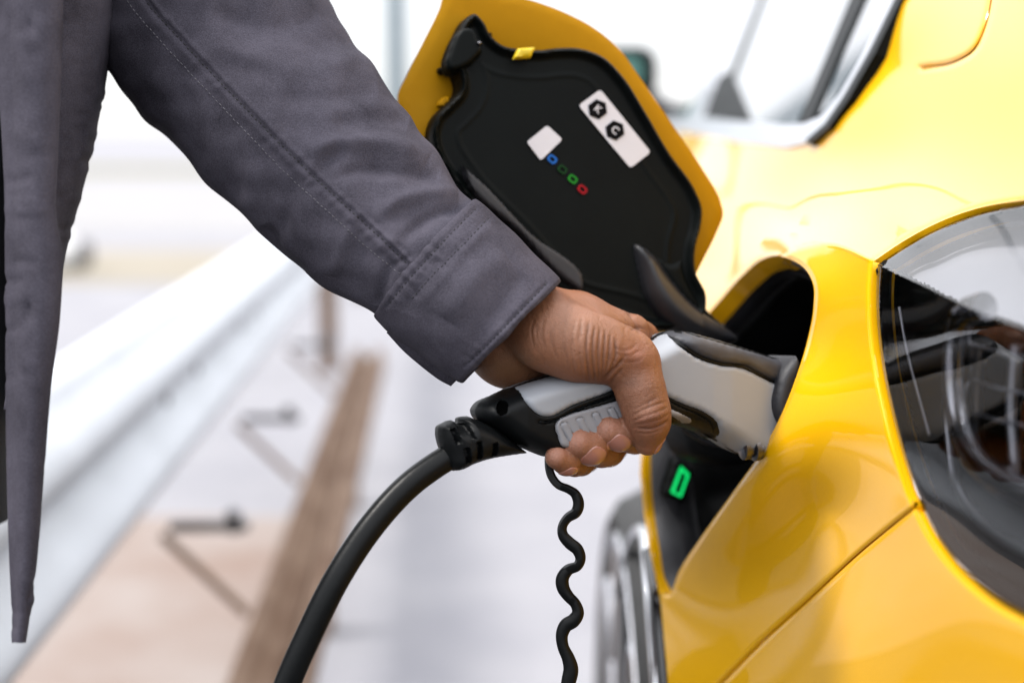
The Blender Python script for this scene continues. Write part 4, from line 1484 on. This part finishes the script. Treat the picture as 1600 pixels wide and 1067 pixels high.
def grid_mesh(name, G, m, parent, close=True, cap_end=False):
    n, s, _ = G.shape
    V = G.reshape(-1, 3); F = []
    for i in range(n - 1):
        for k in range(s if close else s - 1):
            k2 = (k + 1) % s
            F.append((i * s + k, i * s + k2, (i + 1) * s + k2, (i + 1) * s + k))
    o = make(name, V, F, m, parent)
    return o


def grid_normals(G, close=True):
    dv = np.gradient(G, axis=0)
    if close:
        du = np.roll(G, -1, 1) - np.roll(G, 1, 1)
    else:
        du = np.gradient(G, axis=1)
    n = np.cross(du, dv)
    n /= np.linalg.norm(n, axis=-1)[..., None] + 1e-12
    return n


def wav(G, comps):
    r = np.zeros(G.shape[:-1])
    for kv, ph, a in comps:
        r += a * np.sin(G @ np.array(kv) + ph)
    return r


SLEEVE = [((60, -640), (-250, -560), .80, .9), ((250, -420), (-150, -260), .80, .88), ((370, -230), (-20, -95), .79, .86), ((455, -95), (75, -5), .78, .85), ((515, 0), (166, 106), .768, .84), ((560, 70), (235, 193), .757, .83),
          ((598, 122), (305, 262), .746, .82), ((640, 178), (388, 345), .735, .82), ((672, 222), (445, 398), .728, .82), ((710, 272), (520, 452), .72, .82), ((748, 322), (596, 497), .712, .82), ((772, 345), (622, 516), .710, .82)]
SG = tube_rings(SLEEVE, 300, 26)
NG = grid_normals(SG)
cenl = SG.mean(1, keepdims=True)
if ((SG - cenl) * NG).sum() < 0: NG = -NG
UVG = uv_of(SG).reshape(-1, 2)
FG = np.clip(-NG[..., 2].reshape(-1) * 2 + .2, 0, 1)
r2 = random.Random(11)
comps = [((r2.gauss(0, 60), r2.gauss(0, 60), r2.gauss(0, 40)), r2.uniform(0, 6), .0004) for _ in range(7)] + [((r2.gauss(0, 150), r2.gauss(0, 150), r2.gauss(0, 90)), r2.uniform(0, 6), .00025) for _ in range(10)]
ds = wav(SG, comps).reshape(-1)
folds = [([(670, 250), (610, 225), (540, 222), (480, 240)], 14, .0035), ([(690, 275), (640, 270), (575, 262), (520, 280)], 12, -.0032), ([(720, 300), (670, 300), (620, 315), (585, 345)], 13, .0030), ([(735, 325), (690, 330), (655, 350), (628, 380)], 10, -.0024),
         ([(640, 190), (585, 180), (520, 190)], 14, -.0022), ([(560, 95), (490, 110), (400, 95), (330, 60)], 16, .0022), ([(590, 140), (520, 150), (440, 150)], 16, -.0018), ([(500, 30), (420, 40), (330, 20)], 16, -.0022),
         ([(540, 225), (505, 260), (490, 300)], 12, -.0024), ([(420, 180), (450, 240), (480, 280)], 14, .0014),
         ([(560, 330), (540, 380), (520, 430)], 12, .0018), ([(470, 250), (450, 320), (430, 380)], 14, -.0020), ([(410, 352), (440, 395), (480, 425)], 8, -.0030), ([(300, 120), (330, 200), (340, 270)], 16, .0018), ([(380, 200), (390, 270), (385, 330)], 13, .0018), ([(620, 400), (600, 440), (590, 480)], 9, -.0018)]
for p, w, a in folds:
    ds += stroke(UVG, p, w, a) * FG
SEAM1 = [(150, -160), (208, -48), (238, 2), (290, 60), (350, 124), (420, 196), (490, 266), (560, 330), (610, 376), (652, 418)]
SEAM2 = [(118, -140), (172, -45), (200, 4), (252, 66), (312, 130), (380, 202), (448, 272), (520, 338), (575, 388), (630, 432)]
ds += stroke(UVG, SEAM1, 2.6, .0011, taper=False) * FG
ds += stroke(UVG, [(x - 6, y + 4) for x, y in SEAM1], 3.2, -.0008, taper=False) * FG
ds += stroke(UVG, [(x - 14, y + 9) for x, y in SEAM1], 6.0, .0006, taper=False) * FG
for k in range(70):   # puckering along the stitches
    i = r2.uniform(0, len(SEAM1) - 1.001); j = int(i); f = i - j
    x = SEAM1[j][0] * (1 - f) + SEAM1[j + 1][0] * f; y = SEAM1[j][1] * (1 - f) + SEAM1[j + 1][1] * f
    ds += stroke(UVG, [(x - 30, y + 14), (x - 12, y + 4), (x + 8, y - 6)], 5, r2.uniform(-.0006, .0006), n=2) * FG
SG2 = SG + NG * ds.reshape(SG.shape[:2])[..., None]
jacket_sleeve = grid_mesh('jacket_sleeve', c2w(SG2), M['fabric'], person)
jacket_sleeve.data.flip_normals()

CUFF = [((742, 314), (588, 492), .712, .84), ((749, 319), (594, 499), .711, .85), ((790, 356), (634, 532), .707, .85), ((832, 396), (678, 564), .704, .84), ((868, 430), (712, 588), .702, .83), ((874, 437), (719, 592), .702, .83), ((873, 440), (722, 592), .702, .79), ((860, 430), (716, 582), .703, .74), ((800, 372), (660, 535), .707, .72)]
CG = tube_rings(CUFF, 260, 16)
NC = grid_normals(CG)
if ((CG - CG.mean(1, keepdims=True)) * NC).sum() < 0: NC = -NC
# keep the turned-in rings out of the displacement
UVC = uv_of(CG).reshape(-1, 2); FC = np.clip(-NC[..., 2].reshape(-1) * 2 + .2, 0, 1)
dc = wav(CG, comps).reshape(-1) * .5
for p, w, a in [([(790, 400), (740, 440), (700, 500)], 22, .0022), ([(820, 430), (790, 470), (740, 540)], 16, -.0014), ([(680, 400), (660, 440), (640, 490)], 16, -.0012), ([(770, 350), (730, 390), (690, 440), (650, 480)], 7, .0007)]:
    dc += stroke(UVC, p, w, a) * FC
CST1 = [(742, 328), (708, 362), (670, 402), (636, 440), (606, 478)]
CST2 = [(762, 342), (728, 378), (690, 416), (656, 452), (640, 470)]
CST3 = [(852, 445), (826, 472), (800, 499), (776, 524), (753, 547), (728, 570)]
dc += stroke(UVC, CST1, 3, -.0006, taper=False) * FC
dc += stroke(UVC, CST2, 3, -.0005, taper=False) * FC
dc += stroke(UVC, CST3, 3, -.0006, taper=False) * FC
for k in range(60):
    c_ = r2.choice([CST1, CST2, CST3]); i = r2.uniform(0, len(c_) - 1.001); j = int(i); f = i - j
    x = c_[j][0] * (1 - f) + c_[j + 1][0] * f; y = c_[j][1] * (1 - f) + c_[j + 1][1] * f
    dc += stroke(UVC, [(x - 12, y - 10), (x, y), (x + 12, y + 10)], 4, r2.uniform(-.0004, .0004), n=2) * FC
CG2 = CG + NC * dc.reshape(CG.shape[:2])[..., None] + NC * .0012
cuff = grid_mesh('cuff', c2w(CG2), M['fabric'], jacket_sleeve)
# under-layer tab of the cuff
CT = [((700, 440), (604, 520), .716, .5), ((740, 470), (634, 552), .716, .5), ((770, 505), (678, 588), .716, .5), ((782, 520), (700, 601), .716, .5), ((780, 522), (704, 601), .716, .42), ((760, 505), (690, 578), .716, .36)]
grid_mesh('cuff_tab', c2w(tube_rings(CT, 60, 6)), M['fabric'], jacket_sleeve)


def bvh_of2(o):
    v = [tuple(p.co) for p in o.data.vertices]
    return BVHTree.FromPolygons(v, [tuple(p.vertices) for p in o.data.polygons])


def stitches(name, pts, bvh, step, ln, wd, m, parent, dense=4, jit=.6, lift=.00025):
    L = resample(smooth(pts, 10, closed=False), step, closed=False)
    V = []; F = []
    for i in range(len(L) - 1):
        t = L[i + 1] - L[i]; t /= np.linalg.norm(t); nn = np.array([-t[1], t[0]])
        c = L[i] + nn * r2.uniform(-jit, jit)
        ring = []
        okay = True
        for a in np.linspace(-.5, .5, 4):
            q = c + t * ln * a
            dr_ = Vector(d2w(pc(q[0], q[1], 1.0))).normalized()
            hit = bvh.ray_cast(Vector(C0), dr_)
            if hit[0] is None: okay = False; break
            hp = np.array(hit[0]); hn = np.array(hit[1])
            if hn @ np.array(dr_) > 0: hn = -hn
            dd = np.linalg.norm(hp - C0)
            tw = d2w(np.array([t[0], -t[1], 0])); nw = np.cross(hn, tw); nw /= np.linalg.norm(nw)
            w = wd / FPX * dd * (.5 if abs(a) > .4 else 1)
            lf = lift if abs(a) < .4 else -.0001
            ring.append([hp + hn * (lf - w * .4) + nw * w, hp + hn * (lf + w * .7), hp + hn * (lf - w * .4) - nw * w])
        if not okay: continue
        b = len(V)
        for r_ in ring: V += r_
        for j in range(3):
            for k in range(3):
                F.append((b + j * 3 + k, b + j * 3 + (k + 1) % 3, b + (j + 1) * 3 + (k + 1) % 3, b + (j + 1) * 3 + k))
        F.append((b, b + 1, b + 2)); F.append((b + 9, b + 11, b + 10))
    o = make(name, V, F, m, parent)
    return o


sb = bvh_of(jacket_sleeve); cb = bvh_of(cuff)
stitches('stitching', [(x - 7, y + 4) for x, y in SEAM1[1:]], sb, 8.5, 5.5, 1.0, M['thread_dark'], jacket_sleeve)
stitches('stitching', SEAM2[1:], sb, 8.0, 5.5, 1.0, M['thread'], jacket_sleeve)
for c_ in (CST1, CST2, CST3):
    stitches('stitching', c_, cb, 7.5, 4.8, .95, M['thread_dark'], cuff)

# ---- jacket front: hanging edge with placket, side panel, torso


def rows_mesh(name, rows, m, parent, ncol=40, nper=10, bump=None):
    """rows: list of rows of (px,py,d); interpolated both ways"""
    R_ = np.array([smooth3(r, max(2, ncol // (len(r) - 1))) for r in rows])
    n, c, _ = R_.shape
    G = np.array([smooth3(R_[:, k], nper) for k in range(c)]).transpose(1, 0, 2)
    Q = pc(G[..., 0], G[..., 1], G[..., 2])
    Nn = grid_normals(Q, close=False)
    Nn[Nn[..., 2] > 0] *= -1
    u = uv_of(Q).reshape(-1, 2)
    dd = np.zeros(len(u))
    if bump: dd = bump(u, Q)
    Q = Q + Nn * dd.reshape(Q.shape[:2])[..., None]
    o = grid_mesh(name, c2w(Q), m, parent, close=False)
    md = o.modifiers.new('thickness', 'SOLIDIFY'); md.thickness = .0016; md.offset = -1
    return o


def strip_bump(u, Q):
    r = np.zeros(len(u))
    for (x, y) in ((48, 45), (46, 490)):
        r += stroke(u, [(x, y - 12), (x + 1, y + 6)], 8, -.0016, taper=False)
        r += stroke(u, [(x - 8, y + 20), (x - 6, y + 60), (x + 4, y + 92)], 9, .0012)
    rq = random.Random(5)
    for k in range(46):
        y = rq.uniform(-40, 980); x0 = rq.uniform(8, 60)
        r += stroke(u, [(x0 - 22, y + rq.uniform(-6, 6)), (x0, y), (x0 + 24, y + rq.uniform(-8, 8))], rq.uniform(5, 9), rq.uniform(-.0009, .0009), n=2)
    r += stroke(u, [(18, -50), (24, 200), (26, 500), (22, 700), (26, 980)], 5, -.0008, taper=False)
    return r


ys = [-420, -200, -50, 100, 250, 330, 400, 500, 600, 720, 850, 930, 985, 1003]
lx = [-60, -25, -9, 1, 10, 13, 13, 14, 14, 15, 18, 21, 23, 24]
rx = [150, 115, 96, 91, 85, 82, 92, 88, 75, 65, 55, 46, 38, 35]
rows = []
for y, l, r in zip(ys, lx, rx):
    w = r - l
    rows.append([(l + .0 * w, y, .668), (l + .04 * w, y, .660), (l + .35 * w, y, .652), (l + .7 * w, y, .650), (l + .94 * w, y, .655), (r, y, .664), (r - .05 * w, y + 0, .672)])
front_strip = rows_mesh('jacket_placket', rows, M['fabric'], person, ncol=60, nper=14, bump=strip_bump)


def side_bump(u, Q):
    r = np.zeros(len(u)); rq = random.Random(9)
    for k in range(60):
        y = rq.uniform(-60, 400); x0 = rq.uniform(90, 185)
        r += stroke(u, [(x0 - 30, y + rq.uniform(-7, 7)), (x0, y), (x0 + 30, y + rq.uniform(-7, 7))], rq.uniform(3, 8), rq.uniform(-.0007, .0007), n=2)
    return r


rows = []
for y, l, r in ((-420, 120, 330), (-200, 100, 252), (-50, 86, 197), (60, 84, 174), (160, 82, 155), (240, 78, 139), (310, 74, 121), (370, 72, 104), (420, 70, 94), (520, 58, 80), (640, 40, 58)):
    w = r - l
    rows.append([(l - 30, y, .70), (l, y, .69), (l + .4 * w, y, .70), (l + .85 * w, y, .725), (r, y, .76), (r - .10 * w, y, .79), (r - .5 * w, y, .81), (r - w - 40, y, .82)])
side_panel = rows_mesh('jacket_side', rows, M['fabric'], person, ncol=56, nper=12, bump=side_bump)


def lofted(name, secs, m, parent, seg=40):
    """secs: (x, y, z, rx, ry) ellipses"""
    Q = smooth3(secs, 6); G = []
    th = np.linspace(0, 2 * math.pi, seg, endpoint=False)
    for x, y, z, a, b in Q:
        G.append(np.stack([x + a * np.cos(th), y + b * np.sin(th), np.full(seg, z)], -1))
    G = np.array(G)
    o = grid_mesh(name, G, m, parent)
    V = [tuple(v.co) for v in o.data.vertices]
    return o


lofted('jacket_torso', [(-.53, .88, .74, .185, .125), (-.52, .88, .90, .19, .13), (-.50, .88, 1.10, .185, .125), (-.50, .88, 1.28, .20, .125), (-.49, .88, 1.40, .19, .11), (-.49, .88, 1.46, .11, .08), (-.49, .88, 1.50, .065, .065)], M['fabric'], person)
lofted('shirt', [(-.425, .80, .80, .135, .075), (-.43, .79, 1.0, .15, .08), (-.45, .80, 1.3, .15, .08), (-.49, .84, 1.44, .08, .07)], M['shirt'], person)
lofted('trouser_leg', [(-.475, .89, .82, .095, .11), (-.48, .89, .68, .085, .10), (-.49, .88, .46, .068, .075), (-.49, .90, .25, .06, .065), (-.49, .90, .06, .058, .07)], M['trouser'], person)
lofted('trouser_leg', [(-.645, .89, .82, .095, .11), (-.66, .89, .68, .085, .10), (-.68, .88, .46, .068, .075), (-.69, .90, .25, .06, .065), (-.69, .90, .06, .058, .07)], M['trouser'], person)
for x_ in (-.49, -.69):
    lofted('shoe', [(x_, .85, .0, .045, .13), (x_, .85, .02, .05, .14), (x_, .86, .05, .047, .125), (x_, .90, .08, .04, .06), (x_, .90, .10, .035, .05)], M['shoe'], person)
